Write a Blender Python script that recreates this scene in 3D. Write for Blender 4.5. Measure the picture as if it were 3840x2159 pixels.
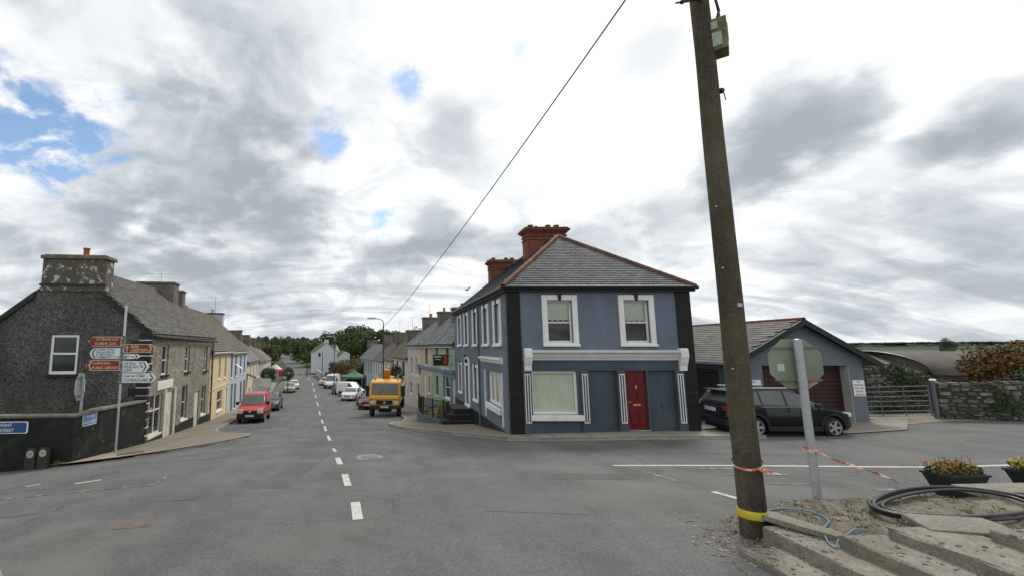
import bpy, bmesh, math, random
import numpy as np
from mathutils import Vector, Matrix, noise as mnoise
random.seed(7); rng = np.random.default_rng(7)
for o in list(bpy.data.objects): bpy.data.objects.remove(o)
scene = bpy.context.scene
col = scene.collection
R = math.radians
# ------------------------------------------------------------------ camera
cam_d = bpy.data.cameras.new('camera'); cam = bpy.data.objects.new('camera', cam_d); col.objects.link(cam)
cam_d.sensor_width = 36; cam_d.lens = 15.66; cam_d.shift_x = 0.1233
cam_d.clip_start = 0.1; cam_d.clip_end = 9000
cam.location = (0, 0, 0); cam.rotation_euler = (R(90 + 7.48), 0, 0)
scene.camera = cam
# ------------------------------------------------------------------ world
SUN_EL, SUN_AZ = R(48), R(38)      # azimuth clockwise from +Y
W = bpy.data.worlds.new('World'); scene.world = W; W.use_nodes = True
nt = W.node_tree; nt.nodes.clear(); N = nt.nodes.new; L = nt.links.new
def wmath(op, a, b=None, c=None):
    n = N('ShaderNodeMath'); n.operation = op
    for i, v in enumerate((a, b, c)):
        if v is None: continue
        if isinstance(v, (int, float)): n.inputs[i].default_value = v
        else: L(v, n.inputs[i])
    return n.outputs[0]
tc = N('ShaderNodeTexCoord'); GEN = tc.outputs['Generated']
sep = N('ShaderNodeSeparateXYZ'); L(GEN, sep.inputs[0])
den = wmath('ADD', wmath('MAXIMUM', sep.outputs[2], 0.0), 0.34)
cmb = N('ShaderNodeCombineXYZ'); L(wmath('DIVIDE', sep.outputs[0], den), cmb.inputs[0]); L(wmath('DIVIDE', sep.outputs[1], den), cmb.inputs[1])
PL = cmb.outputs[0]
def wnoise(scale, detail=8, rough=.55, dist=0., vec=None, off=(0, 0, 0), stretch=(1, 1, 1)):
    m = N('ShaderNodeMapping'); m.inputs['Location'].default_value = off; m.inputs['Scale'].default_value = stretch
    L(vec or PL, m.inputs[0])
    n = N('ShaderNodeTexNoise'); n.inputs['Scale'].default_value = scale; n.inputs['Detail'].default_value = detail
    n.inputs['Roughness'].default_value = rough; n.inputs['Distortion'].default_value = dist
    L(m.outputs[0], n.inputs['Vector']); return n.outputs[0]
def wrange(v, a, b, c=0., d=1., smooth=True):
    n = N('ShaderNodeMapRange'); n.interpolation_type = 'SMOOTHSTEP' if smooth else 'LINEAR'
    L(v, n.inputs[0])
    for i, x in enumerate((a, b, c, d)): n.inputs[i + 1].default_value = x
    return n.outputs[0]
warp = wnoise(3.4, 5, .5)
warp2 = wnoise(9, 5, .55, off=(3, 1, 0))
def blob(d, r, amt, wob=.55, sx=1.):
    """soft patch of cloud round one direction of the sky, edge broken up by noise"""
    d = Vector(d).normalized()
    n = N('ShaderNodeVectorMath'); n.operation = 'DOT_PRODUCT'; L(GEN, n.inputs[0]); n.inputs[1].default_value = d
    ang = wmath('ARCCOSINE', wmath('MINIMUM', n.outputs['Value'], .99999))
    ang = wmath('ADD', ang, wmath('MULTIPLY', wmath('SUBTRACT', warp, .5), -r * wob * 2.2))
    ang = wmath('ADD', ang, wmath('MULTIPLY', wmath('SUBTRACT', warp2, .5), -r * wob * 1.6))
    return wmath('MULTIPLY', wrange(ang, r, r * .25), amt)
SKY_DARK = [((-.66, .92, .70), .20, .26), ((-.24, .93, .62), .26, .40), ((-.42, .96, .40), .20, .62), ((-.24, .97, .34), .15, .5), ((-.60, .96, .36), .12, .35),
            ((.15, .945, .46), .13, .42), ((-.73, .97, .22), .20, .34), ((.10, .975, .26), .11, .55), ((-.29, .98, .20), .22, .38), ((.0, .985, .17), .12, .4),
            ((.33, .99, .12), .18, .42), ((-.55, .99, .10), .22, .42), ((.5, .985, .20), .12, .3)]
SKY_DARK2 = [((.91, .947, .50), .115, .70), ((.80, .95, .42), .10, .62), ((1.02, .94, .52), .07, .5), ((1.42, .94, .53), .07, .62), ((1.30, .94, .47), .06, .5), ((1.20, .945, .43), .04, .4),
             ((1.0, .985, .22), .10, .26), ((.66, .98, .27), .10, .24), ((1.32, .985, .20), .12, .28), ((.62, .95, .68), .07, .2)]
SKY_GAP = [((-.76, .947, .47), .15, 1.5), ((.054, .932, .583), .055, 1.2), ((-.129, .947, .47), .055, 1.2), ((-.012, .972, .275), .045, 1.2), ((.295, .922, .663), .03, .9)]
def total(lst):
    t = None
    for d, r, a in lst:
        b = blob(d, r, a); t = b if t is None else wmath('ADD', t, b)
    return t
dark = total(SKY_DARK); dark2 = total(SKY_DARK2)
fb = wnoise(2.6, 6, .5, .35, off=(1.7, .4, 0))
fine = wnoise(7.5, 5, .58, .3, off=(5, 2, 0))
puff = wnoise(3.6, 7, .55, .7, off=(.3, 4.1, 0))
gd = N('ShaderNodeVectorMath'); gd.operation = 'DOT_PRODUCT'; L(GEN, gd.inputs[0]); gd.inputs[1].default_value = Vector((math.sin(SUN_AZ) * math.cos(SUN_EL), math.cos(SUN_AZ) * math.cos(SUN_EL), math.sin(SUN_EL)))
thin = wmath('SUBTRACT', 1., wrange(gd.outputs['Value'], .72, .97, 0., .95))          # cloud is thin round the sun
shade = wmath('MULTIPLY', dark, wrange(fb, .28, .58, .25, 1.05))
shade = wmath('ADD', shade, wmath('MULTIPLY', wrange(puff, .47, .60), wmath('MULTIPLY', thin, .20)))
shade = wmath('ADD', shade, wmath('MULTIPLY', wrange(fb, .5, .75), wmath('MULTIPLY', thin, .18)))
shade = wmath('ADD', shade, wmath('MULTIPLY', dark2, wrange(fb, .22, .55, .55, 1.05)))
shade = wmath('ADD', shade, wmath('MULTIPLY', wrange(fine, .46, .72), wmath('MULTIPLY', thin, .12)))
lowb = wrange(sep.outputs[2], .34, .04, 0, .46)
shade = wmath('ADD', shade, wmath('MULTIPLY', wrange(wnoise(2.6, 7, .55, .35, off=(2, 8, 0), stretch=(.5, 1.9, 1)), .44, .62), lowb))
ramp = N('ShaderNodeValToRGB'); L(shade, ramp.inputs[0])
cr = ramp.color_ramp
cr.elements[0].position = .0; cr.elements[0].color = (.95, .945, .935, 1)
cr.elements[1].position = 1.; cr.elements[1].color = (.37, .405, .445, 1)
for p_, c_ in ((.12, (.85, .868, .88, 1)), (.40, (.60, .64, .68, 1)), (.7, (.45, .485, .525, 1))):
    e = cr.elements.new(p_); e.color = c_
gap = None
for d, r, a in SKY_GAP:
    b = blob(d, r, a, .8); gap = b if gap is None else wmath('ADD', gap, b)
gap = wmath('MULTIPLY', wmath('MINIMUM', gap, 1.), wrange(fine, .60, .44))
sky = N('ShaderNodeTexSky'); sky.sky_type = 'NISHITA'; sky.sun_disc = False
sky.sun_elevation = SUN_EL; sky.sun_rotation = SUN_AZ; sky.altitude = 50; sky.air_density = 1.1; sky.dust_density = .8; sky.ozone_density = 2.5
bg1 = N('ShaderNodeBackground'); L(sky.outputs[0], bg1.inputs[0]); bg1.inputs[1].default_value = .12
bg2 = N('ShaderNodeBackground'); L(ramp.outputs[0], bg2.inputs[0]); bg2.inputs[1].default_value = .81
mx = N('ShaderNodeMixShader'); L(gap, mx.inputs[0]); L(bg2.outputs[0], mx.inputs[1]); L(bg1.outputs[0], mx.inputs[2])
W.cycles.sampling_method = 'MANUAL'; W.cycles.sample_map_resolution = 512
wo = N('ShaderNodeOutputWorld'); L(mx.outputs[0], wo.inputs[0])
# ------------------------------------------------------------------ sun
sd = bpy.data.lights.new('sun', 'SUN'); sd.energy = 1.7; sd.angle = R(14); sd.color = (1., .96, .9)
so = bpy.data.objects.new('sun', sd); col.objects.link(so)
sv = Vector((math.sin(SUN_AZ) * math.cos(SUN_EL), math.cos(SUN_AZ) * math.cos(SUN_EL), math.sin(SUN_EL)))
so.rotation_euler = (-sv).to_track_quat('-Z', 'Y').to_euler(); so.location = sv * 60
vs = scene.view_settings; vs.view_transform = 'Standard'; vs.look = 'None'; vs.gamma = 1; vs.exposure = 0.50; vs.use_curve_mapping = False
scene.render.engine = 'CYCLES'

# ------------------------------------------------------------------ materials
MATS = {}
def mat(name, c, rough=.85, var=.12, scale=3., bump=0., bscale=60., spec=.3, metal=0., speck=0., sscale=120., isl=0., streak=0., stain=None, voro=0., grime=.0, cells=None, speck2=None, tracks=0., cracks=0.):
    if name in MATS: return MATS[name]
    m = bpy.data.materials.new(name); m.use_nodes = True; t = m.node_tree; n = t.nodes; l = t.links
    b = n['Principled BSDF']; b.inputs['Roughness'].default_value = rough; b.inputs['Metallic'].default_value = metal
    b.inputs['Specular IOR Level'].default_value = spec
    tcn = n.new('ShaderNodeTexCoord'); vec = tcn.outputs['Object']
    def noise(s, d=5, r=.6, st=None):
        q = n.new('ShaderNodeTexNoise'); q.inputs['Scale'].default_value = s; q.inputs['Detail'].default_value = d; q.inputs['Roughness'].default_value = r
        if st:
            mp = n.new('ShaderNodeMapping'); mp.inputs['Scale'].default_value = st; l.new(vec, mp.inputs[0]); l.new(mp.outputs[0], q.inputs['Vector'])
        else: l.new(vec, q.inputs['Vector'])
        return q.outputs[0]
    def mr(v, a, b_, c_, d_):
        q = n.new('ShaderNodeMapRange'); l.new(v, q.inputs[0])
        for i, x in enumerate((a, b_, c_, d_)): q.inputs[i + 1].default_value = x
        return q.outputs[0]
    def mul(a, b_):
        q = n.new('ShaderNodeMath'); q.operation = 'MULTIPLY'; l.new(a, q.inputs[0]); l.new(b_, q.inputs[1]); return q.outputs[0]
    f = mr(noise(scale), .3, .7, 1 - var, 1 + var)
    if grime: f = mul(f, mr(noise(.55, 6, .65), .35, .72, 1 + grime * .4, 1 - grime))
    if speck: f = mul(f, mr(noise(sscale, 2, .7), .3, .7, 1 - speck, 1 + speck))
    if speck2: f = mul(f, mr(noise(speck2[0], 3, .6), .3, .7, 1 - speck2[1], 1 + speck2[1]))
    if tracks: f = mul(f, mr(noise(1., 4, .5, (1.3, .05, 1)), .35, .68, 1 + tracks, 1 - tracks))
    if cracks:
        wv = n.new('ShaderNodeVectorMath'); wv.operation = 'ADD'; wn = n.new('ShaderNodeTexNoise'); wn.inputs['Scale'].default_value = 1.5; wn.inputs['Detail'].default_value = 5; l.new(vec, wn.inputs['Vector']); l.new(vec, wv.inputs[0]); l.new(wn.outputs['Color'], wv.inputs[1])
        ce = n.new('ShaderNodeTexVoronoi'); ce.feature = 'DISTANCE_TO_EDGE'; ce.inputs['Scale'].default_value = .42; l.new(wv.outputs[0], ce.inputs['Vector'])
        ck = mr(ce.outputs['Distance'], .0, .012, 1 - cracks, 1); cm = mr(noise(.25, 3), .48, .56, 0, 1); mixn = n.new('ShaderNodeMix'); mixn.inputs[2].default_value = 1.; l.new(cm, mixn.inputs[0]); l.new(ck, mixn.inputs[3]); f = mul(f, mixn.outputs[0])
    if cells:
        cv = n.new('ShaderNodeTexVoronoi'); cv.inputs['Scale'].default_value = cells[0]; l.new(vec, cv.inputs['Vector']); cs = n.new('ShaderNodeSeparateColor'); l.new(cv.outputs['Color'], cs.inputs[0]); f = mul(f, mr(cs.outputs[0], 0, 1, 1 - cells[1], 1 + cells[1]))
    if streak: f = mul(f, mr(noise(1.2, 5, .6, (1.9, 1.9, .22)), .35, .7, 1 + streak * .3, 1 - streak))
    if isl:
        g = n.new('ShaderNodeNewGeometry'); oi = n.new('ShaderNodeObjectInfo')
        ad = n.new('ShaderNodeMath'); ad.operation = 'ADD'; l.new(g.outputs['Random Per Island'], ad.inputs[0]); l.new(oi.outputs['Random'], ad.inputs[1])
        fr = n.new('ShaderNodeMath'); fr.operation = 'FRACT'; l.new(ad.outputs[0], fr.inputs[0])
        f = mul(f, mr(fr.outputs[0], 0, 1, 1 - isl, 1 + isl))
    vm = n.new('ShaderNodeVectorMath'); vm.operation = 'SCALE'; vm.inputs[0].default_value = c[:3]; l.new(f, vm.inputs['Scale'])
    out = vm.outputs[0]
    if stain:   # list of (colour, scale, lo, hi)
        for sc, ss, lo, hi in stain:
            q = n.new('ShaderNodeMix'); q.data_type = 'RGBA'; l.new(mr(noise(ss, 7, .65), lo, hi, 0, 1), q.inputs[0]); l.new(out, q.inputs[6]); q.inputs[7].default_value = (*sc, 1)
            out = q.outputs[2]
    l.new(out, b.inputs['Base Color'])
    if bump:
        bp = n.new('ShaderNodeBump'); bp.inputs['Strength'].default_value = min(1, bump); bp.inputs['Distance'].default_value = .02
        if voro:
            v = n.new('ShaderNodeTexVoronoi'); v.inputs['Scale'].default_value = bscale; l.new(vec, v.inputs['Vector']); l.new(v.outputs['Distance'], bp.inputs['Height'])
        else: l.new(noise(bscale, 4, .6), bp.inputs['Height'])
        l.new(bp.outputs[0], b.inputs['Normal'])
    MATS[name] = m; return m
def slate(name, c, var=.35, moss=None):
    return mat(name, c, rough=.72, var=.18, scale=2.2, isl=var, spec=.25, bump=.25, bscale=25, speck=.15, sscale=40, stain=moss)
white = mat('white_paint', (.76, .76, .74), .5, .05, 4, grime=.12)
whitesill = mat('white_sill', (.74, .74, .72), .6, .08, 5, grime=.18, streak=.12)
black = mat('black_paint', (.016, .017, .018), .45, .3, 4, bump=.15, bscale=30)
rubber = mat('black_rubber', (.018, .018, .019), .75, .2, 9)
blackmetal = mat('black_metal', (.02, .02, .022), .4, .2, 9)
glass = mat('window_glass', (.022, .026, .03), .05, .3, 1.2, spec=.6)
glasscar = mat('car_glass', (.075, .088, .086), .05, .2, 1.2, spec=.6)  # grey-green base lightened so the colour itself carries the look of reflections
chrome = mat('bright_metal', (.62, .63, .64), .25, .05, 5, metal=1.)
galv = mat('galvanised_steel', (.42, .44, .45), .5, .12, 14, metal=.55, speck=.08)
concrete = mat('concrete', (.34, .33, .30), .9, .16, 2.5, speck=.14, sscale=70, bump=.25, bscale=40, grime=.2)
def clear_glass(name, alpha=.35):
    m = bpy.data.materials.new(name); m.use_nodes = True; t = m.node_tree; n = t.nodes; l = t.links; n.clear()
    o = n.new('ShaderNodeOutputMaterial'); tr = n.new('ShaderNodeBsdfTransparent'); tr.inputs[0].default_value = (.86, .9, .9, 1)
    g = n.new('ShaderNodeBsdfGlossy'); g.inputs['Roughness'].default_value = .03
    fr = n.new('ShaderNodeFresnel'); fr.inputs[0].default_value = 1.5
    ad = n.new('ShaderNodeMath'); ad.operation = 'ADD'; l.new(fr.outputs[0], ad.inputs[0]); ad.inputs[1].default_value = .02
    mxx = n.new('ShaderNodeMixShader'); l.new(ad.outputs[0], mxx.inputs[0]); l.new(tr.outputs[0], mxx.inputs[1]); l.new(g.outputs[0], mxx.inputs[2]); l.new(mxx.outputs[0], o.inputs[0])
    MATS[name] = m; return m
cglass = clear_glass('clear_glass'); dglass = clear_glass('old_glass'); dglass.node_tree.nodes['Glossy BSDF'].inputs['Roughness'].default_value = .35

# ------------------------------------------------------------------ mesh helpers
class MB:
    def __init__(s): s.v = []; s.f = []
    def add(s, vs, fs):
        o = len(s.v); s.v += [tuple(v) for v in vs]; s.f += [tuple(i + o for i in f) for f in fs]; return s
    def box(s, x0, x1, y0, y1, z0, z1, M=None, taper=0):
        t = taper
        vs = [(x0, y0, z0), (x1, y0, z0), (x1, y1, z0), (x0, y1, z0), (x0 + t, y0 + t, z1), (x1 - t, y0 + t, z1), (x1 - t, y1 - t, z1), (x0 + t, y1 - t, z1)]
        if M: vs = [M @ Vector(v) for v in vs]
        return s.add(vs, [(0, 3, 2, 1), (4, 5, 6, 7), (0, 1, 5, 4), (1, 2, 6, 5), (2, 3, 7, 6), (3, 0, 4, 7)])
    def fbox(s, fr, a0, a1, d0, d1, z0, z1):
        """box in a facade frame: a along the facade, d inwards, z up"""
        return s.add([fr(a, d, z) for z in (z0, z1) for a, d in ((a0, d0), (a1, d0), (a1, d1), (a0, d1))],
                     [(0, 3, 2, 1), (4, 5, 6, 7), (0, 1, 5, 4), (1, 2, 6, 5), (2, 3, 7, 6), (3, 0, 4, 7)])
    def quad(s, a, b, c, d): return s.add([a, b, c, d], [(0, 1, 2, 3)])
    def prism(s, poly, h):
        """poly: 3D points of a face, h: extrude vector"""
        n = len(poly); h = Vector(h); vs = [Vector(p) for p in poly] + [Vector(p) + h for p in poly]
        return s.add(vs, [tuple(range(n))[::-1], tuple(range(n, 2 * n))] + [(i, (i + 1) % n, n + (i + 1) % n, n + i) for i in range(n)])
    def tube(s, path, r, n=8, caps=True):
        path = [Vector(p) for p in path]; k = len(path); rr = r if hasattr(r, '__len__') else [r] * k; rings = []
        up = None
        for i, p in enumerate(path):
            d = (path[min(i + 1, k - 1)] - path[max(i - 1, 0)])
            d = d.normalized() if d.length > 1e-9 else Vector((0, 0, 1))
            if up is None: up = Vector((0, 0, 1)) if abs(d.z) < .9 else Vector((1, 0, 0))
            a = d.cross(up)
            if a.length < 1e-5: a = d.cross(Vector((0, 1, .1)))
            a.normalize(); b = a.cross(d).normalized(); up = b
            rings.append([p + (a * math.cos(2 * math.pi * j / n) + b * math.sin(2 * math.pi * j / n)) * rr[i] for j in range(n)])
        return s.loft(rings, caps=caps)
    def loft(s, rings, closed=True, caps=True):
        n = len(rings[0]); vs = [p for r in rings for p in r]; fs = []
        for i in range(len(rings) - 1):
            for j in range(n if closed else n - 1):
                a = i * n + j; b = i * n + (j + 1) % n; fs.append((a, b, b + n, a + n))
        if caps: fs.append(tuple(range(n))[::-1]); fs.append(tuple(range(len(vs) - n, len(vs))))
        return s.add(vs, fs)
    def lathe(s, prof, c=(0, 0, 0), n=16, axis='z'):
        rings = []
        for r, h in prof:
            ring = []
            for j in range(n):
                a = 2 * math.pi * j / n; x, y = r * math.cos(a), r * math.sin(a)
                p = (x, y, h) if axis == 'z' else ((x, h, y) if axis == 'y' else (h, x, y))
                ring.append((c[0] + p[0], c[1] + p[1], c[2] + p[2]))
            rings.append(ring)
        return s.loft(rings)
    def ball(s, c, r, n=8, m=6, sq=(1, 1, 1), jit=0):
        rings = []
        for i in range(m + 1):
            th = math.pi * (i / m) ; rr = max(.02, math.sin(th))
            rings.append([(c[0] + r * sq[0] * rr * math.cos(2 * math.pi * j / n) * (1 + random.uniform(-jit, jit)), c[1] + r * sq[1] * rr * math.sin(2 * math.pi * j / n) * (1 + random.uniform(-jit, jit)), c[2] - r * sq[2] * math.cos(th) * (1 + random.uniform(-jit, jit) * .5)) for j in range(n)])
        return s.loft(rings)
    def build(s, name, m=None, parent=None, smooth=None, bevel=0, kind=None):
        me = bpy.data.meshes.new(name); me.from_pydata([tuple(v) for v in s.v], [], s.f)
        bm = bmesh.new(); bm.from_mesh(me); bmesh.ops.recalc_face_normals(bm, faces=bm.faces); bm.to_mesh(me); bm.free()
        if m: me.materials.append(m)
        if smooth is not None:
            me.polygons.foreach_set('use_smooth', [True] * len(me.polygons))
            if smooth < 179: me.set_sharp_from_angle(angle=R(smooth))
        o = bpy.data.objects.new(name, me); col.objects.link(o)
        if parent: o.parent = parent
        if bevel:
            b = o.modifiers.new('bevel', 'BEVEL'); b.width = bevel; b.segments = 2; b.limit_method = 'ANGLE'; b.angle_limit = R(40)
        if kind: o['kind'] = kind
        return o
def thing(name, label, cat, loc=(0, 0, 0), rz=0., group=None):
    o = bpy.data.objects.new(name, None); col.objects.link(o); o.location = loc; o.rotation_euler = (0, 0, rz); o.empty_display_size = .2
    return tag(o, label, cat, group)
def tag(o, label, cat, group=None):
    o['label'] = label; o['category'] = cat
    if group: o['group'] = group
    return o
def share(src, name, parent, M=None, m=None):
    o = bpy.data.objects.new(name, src.data if hasattr(src, 'data') else src); col.objects.link(o); o.parent = parent
    if M is not None: o.matrix_local = M
    return o
def copy_tree(o, parent=None):
    c = o.copy(); col.objects.link(c); c.parent = parent
    for ch in list(o.children): copy_tree(ch, c)
    return c
FONT = {}
def text(s, size, m, parent, M, name='lettering', align='CENTER', shear=0., sx=1., bold=0.):
    cu = bpy.data.curves.new('lettering', 'FONT'); cu.body = s; cu.size = size; cu.align_x = align; cu.align_y = 'CENTER'; cu.shear = shear; cu.extrude = .0015; cu.resolution_u = 2; cu.offset = bold
    t = bpy.data.objects.new('lettering', cu); me = bpy.data.meshes.new_from_object(t); bpy.data.objects.remove(t)
    if sx != 1.: me.transform(Matrix.Diagonal((sx, 1, 1, 1)))
    me.materials.clear(); me.materials.append(m); me.name = name
    o = bpy.data.objects.new(name, me); col.objects.link(o); o.parent = parent; o.matrix_local = M; return o
def basis(o, ex, ey, ez):
    M = Matrix.Identity(4)
    for i, v in enumerate((ex, ey, ez)):
        for j in range(3): M[j][i] = v[j]
    M.translation = Vector(o); return M

# ------------------------------------------------------------------ ground heights
PROF = [(-40, -2.3), (-10, -2.42), (0, -2.5), (5, -2.53), (8, -2.63), (11, -2.80), (14, -3.06), (17, -3.40), (21, -3.86), (25, -4.26), (29, -4.66), (34, -5.02), (40, -5.42), (55, -6.2), (68, -6.78), (80, -7.1), (100, -7.4), (140, -7.5), (180, -7.3), (214, -7.0), (260, -5.8), (320, -3), (420, 2)]
CENT = [(-40, 5), (0, .7), (7.5, -.44), (13.5, -1.5), (17.2, -2.1), (25, -3.5), (44, -6.8), (69, -11.2), (85, -13.6), (100, -16.4), (141, -26.6), (214, -45), (260, -58), (420, -110)]
def prof(y): return np.interp(y, [p[0] for p in PROF], [p[1] for p in PROF])
def cent(y): return np.interp(y, [p[0] for p in CENT], [p[1] for p in CENT])
CP = [(-10.5, 20, -4.25), (-9.9, 17, -3.95), (-10.3, 15.3, -3.86), (-12.6, 15.1, -4.04), (-14, 12, -3.85), (-8, 13, -3.38), (-7, 8, -2.95), (-6, 3, -2.7), (-20, 12, -4.5), (-20, 4, -3.6), (-6.3, 20.7, -4.02), (-8.4, 29, -4.76), (-11.5, 29.5, -4.85), (-12.9, 38, -5.4),
      (4.35, 15, -3.02), (8, 15, -2.95), (11, 15, -2.94), (15, 16, -2.95), (19, 18, -2.92), (21.3, 17.9, -2.78), (25, 16, -2.76), (28, 14.5, -2.76), (13, 11, -2.8), (8, 8, -2.6), (14, 8, -2.6), (20, 9, -2.6), (5, 6, -2.5), (5, 2, -2.45), (12, 2, -2.4), (3.2, 20, -3.62), (3.2, 23.4, -4.0), (3.5, 28.6, -4.5), (2.9, 38, -5.3), (0, 31, -4.68), (30, 25, -3.0), (-25, 25, -4.9), (-6, -8, -2.6), (8, -8, -2.3), (25, 0, -2.4), (-25, -5, -3.4)]
for y in (0, 5, 8, 11, 14, 17, 21, 25, 29, 34, 40, 48, 55): CP.append((float(cent(y)), y, float(prof(y))))
for y in (48, 55, 62): CP += [(float(cent(y)) - 7, y, float(prof(y)) + .02), (float(cent(y)) + 7, y, float(prof(y)) + .02)]
_P = np.array(CP); _x = _P[:, :2]
def _U(r2): return np.where(r2 > 1e-9, r2 * np.log(np.maximum(r2, 1e-9)) * .5, 0)
_n = len(_P); _K = _U(((_x[:, None] - _x[None]) ** 2).sum(-1)) + np.eye(_n) * .6
_A = np.zeros((_n + 3, _n + 3)); _A[:_n, :_n] = _K; _A[:_n, _n] = 1; _A[:_n, _n + 1:] = _x; _A[_n, :_n] = 1; _A[_n + 1:, :_n] = _x.T
_w = np.linalg.solve(_A, np.concatenate([_P[:, 2], np.zeros(3)]))
def gz(x, y):
    x = np.asarray(x, float); y = np.asarray(y, float); xs, ys = np.broadcast_arrays(x, y); sh = xs.shape
    q = np.stack([xs.ravel(), ys.ravel()], -1)
    qc = np.clip(q, [-32, -14], [36, 62])
    z = _U(((qc[:, None] - _x[None]) ** 2).sum(-1)) @ _w[:_n] + _w[_n] + qc @ _w[_n + 1:]
    t = np.clip((q[:, 1] - 42) / 18, 0, 1); t = t * t * (3 - 2 * t)
    off = np.abs(q[:, 0] - cent(q[:, 1]))
    far = prof(q[:, 1]) + np.clip(off - 9, 0, 60) * .03 * np.clip((q[:, 1] - 60) / 60, 0, 1) + np.clip(q[:, 0] - cent(q[:, 1]) - 4.5, 0, 10) * .26 * np.clip((q[:, 1] - 98) / 22, 0, 1)
    far = far * np.exp(-(np.clip(off - 70, 0, 400) / 60) ** 2) + -6.5 * (1 - np.exp(-(np.clip(off - 70, 0, 400) / 60) ** 2))
    z = z * (1 - t) + far * t
    return z.reshape(sh) if sh else float(z[0])
def g1(x, y): return float(gz(x, y))
# ------------------------------------------------------------------ setting: ground, road, pavements
def sheet(name, xs, ys, dz, m, zf=gz):
    X, Y = np.meshgrid(xs, ys); Z = zf(X, Y) + dz
    v = np.stack([X, Y, Z], -1).reshape(-1, 3); nx, ny = len(xs), len(ys)
    f = [(j * nx + i, j * nx + i + 1, (j + 1) * nx + i + 1, (j + 1) * nx + i) for j in range(ny - 1) for i in range(nx - 1)]
    b = MB(); b.v = [tuple(p) for p in v]; b.f = f; o = b.build(name, m, smooth=180); o['kind'] = 'structure'; return o
asphalt = mat('asphalt', (.100, .103, .103), .88, .15, .9, tracks=.10, cracks=.4, bump=.5, bscale=70, speck=.38, sscale=60, speck2=(22, .16), grime=.16, stain=[((.145, .138, .126), .30, .50, .72), ((.07, .071, .071), .8, .62, .78)])
asphalt_new = mat('asphalt_patch', (.090, .092, .093), .9, .10, 2, bump=.3, bscale=160, speck=.25, sscale=90)
grass = mat('grass_ground', (.045, .06, .026), .95, .3, .4, bump=.4, bscale=8, speck=.25, sscale=6)
paveM = mat('paving_setts', (.19, .168, .128), .9, .10, 1.2, bump=.4, bscale=18, speck=.12, sscale=30, grime=.18, voro=1)
paveC = mat('paving_concrete', (.25, .235, .20), .9, .14, 1.1, bump=.25, bscale=50, speck=.12, sscale=60, grime=.2, stain=[((.17, .165, .10), 1.3, .55, .8)])
paveL = mat('paving_pale', (.33, .27, .21), .9, .14, 1.5, bump=.25, bscale=50, speck=.1, sscale=60, grime=.15)
kerbM = mat('kerb_stone', (.27, .265, .245), .9, .16, 2, bump=.2, bscale=40, speck=.12, sscale=60, isl=.1)
paintW = mat('road_paint', (.46, .45, .41), .7, .12, 6, speck=.2, sscale=50, stain=[((.16, .16, .155), 9, .55, .68)])
paintOld = mat('road_paint_worn', (.30, .30, .285), .8, .1, 6, speck=.2, sscale=50, stain=[((.115, .115, .112), 7, .38, .52)])

ground_xs = np.unique(np.concatenate([np.linspace(-2500, -60, 25), np.linspace(-60, 60, 41), np.linspace(60, 2800, 27)]))
ground_ys = np.unique(np.concatenate([np.linspace(-60, -15, 4), np.linspace(-15, 90, 36), np.linspace(90, 420, 34), np.linspace(420, 2600, 16)]))
sheet('ground', ground_xs, ground_ys, -.09, grass)
# road: junction area and street in one sheet that follows the slope
def road_sheet():
    xs = np.linspace(-30, 40, 106); ys = np.linspace(-14, 57, 108)
    X, Y = np.meshgrid(xs, ys); Z = gz(X, Y); b = MB(); nx = len(xs)
    b.v = [tuple(p) for p in np.stack([X, Y, Z], -1).reshape(-1, 3)]
    b.f = [(j * nx + i, j * nx + i + 1, (j + 1) * nx + i + 1, (j + 1) * nx + i) for j in range(len(ys) - 1) for i in range(nx - 1)]
    ys2 = np.concatenate([np.linspace(56.8, 120, 30), np.linspace(124, 300, 40)]); r = []
    for y in ys2:
        c = cent(y); w = np.interp(y, [56, 95, 130], [7.5, 6.5, 3.6]); r.append([(c + t * w, y, float(gz(c + t * w, y)) + .004) for t in np.linspace(-1, 1, 9)])
    b.loft(r, closed=False, caps=False)
    o = b.build('road', asphalt, smooth=180); o['kind'] = 'structure'; return o
road = road_sheet()
def strip(name, inner, outer, dz, m, nsub=6, nl=3, parent=None):
    """paved strip between two polylines of equal length that follows the ground"""
    I = []; O = []
    for k in range(len(inner) - 1):
        for t in np.linspace(0, 1, nsub, endpoint=False):
            I.append(np.array(inner[k]) * (1 - t) + np.array(inner[k + 1]) * t); O.append(np.array(outer[k]) * (1 - t) + np.array(outer[k + 1]) * t)
    I.append(np.array(inner[-1])); O.append(np.array(outer[-1]))
    b = MB(); b.loft([[(*(i * (1 - t) + o * t), g1(*(i * (1 - t) + o * t)) + dz) for t in np.linspace(0, 1, nl)] for i, o in zip(I, O)], closed=False, caps=False)
    o = b.build(name, m, parent, smooth=180)
    if not parent: o['kind'] = 'structure'
    return o
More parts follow.
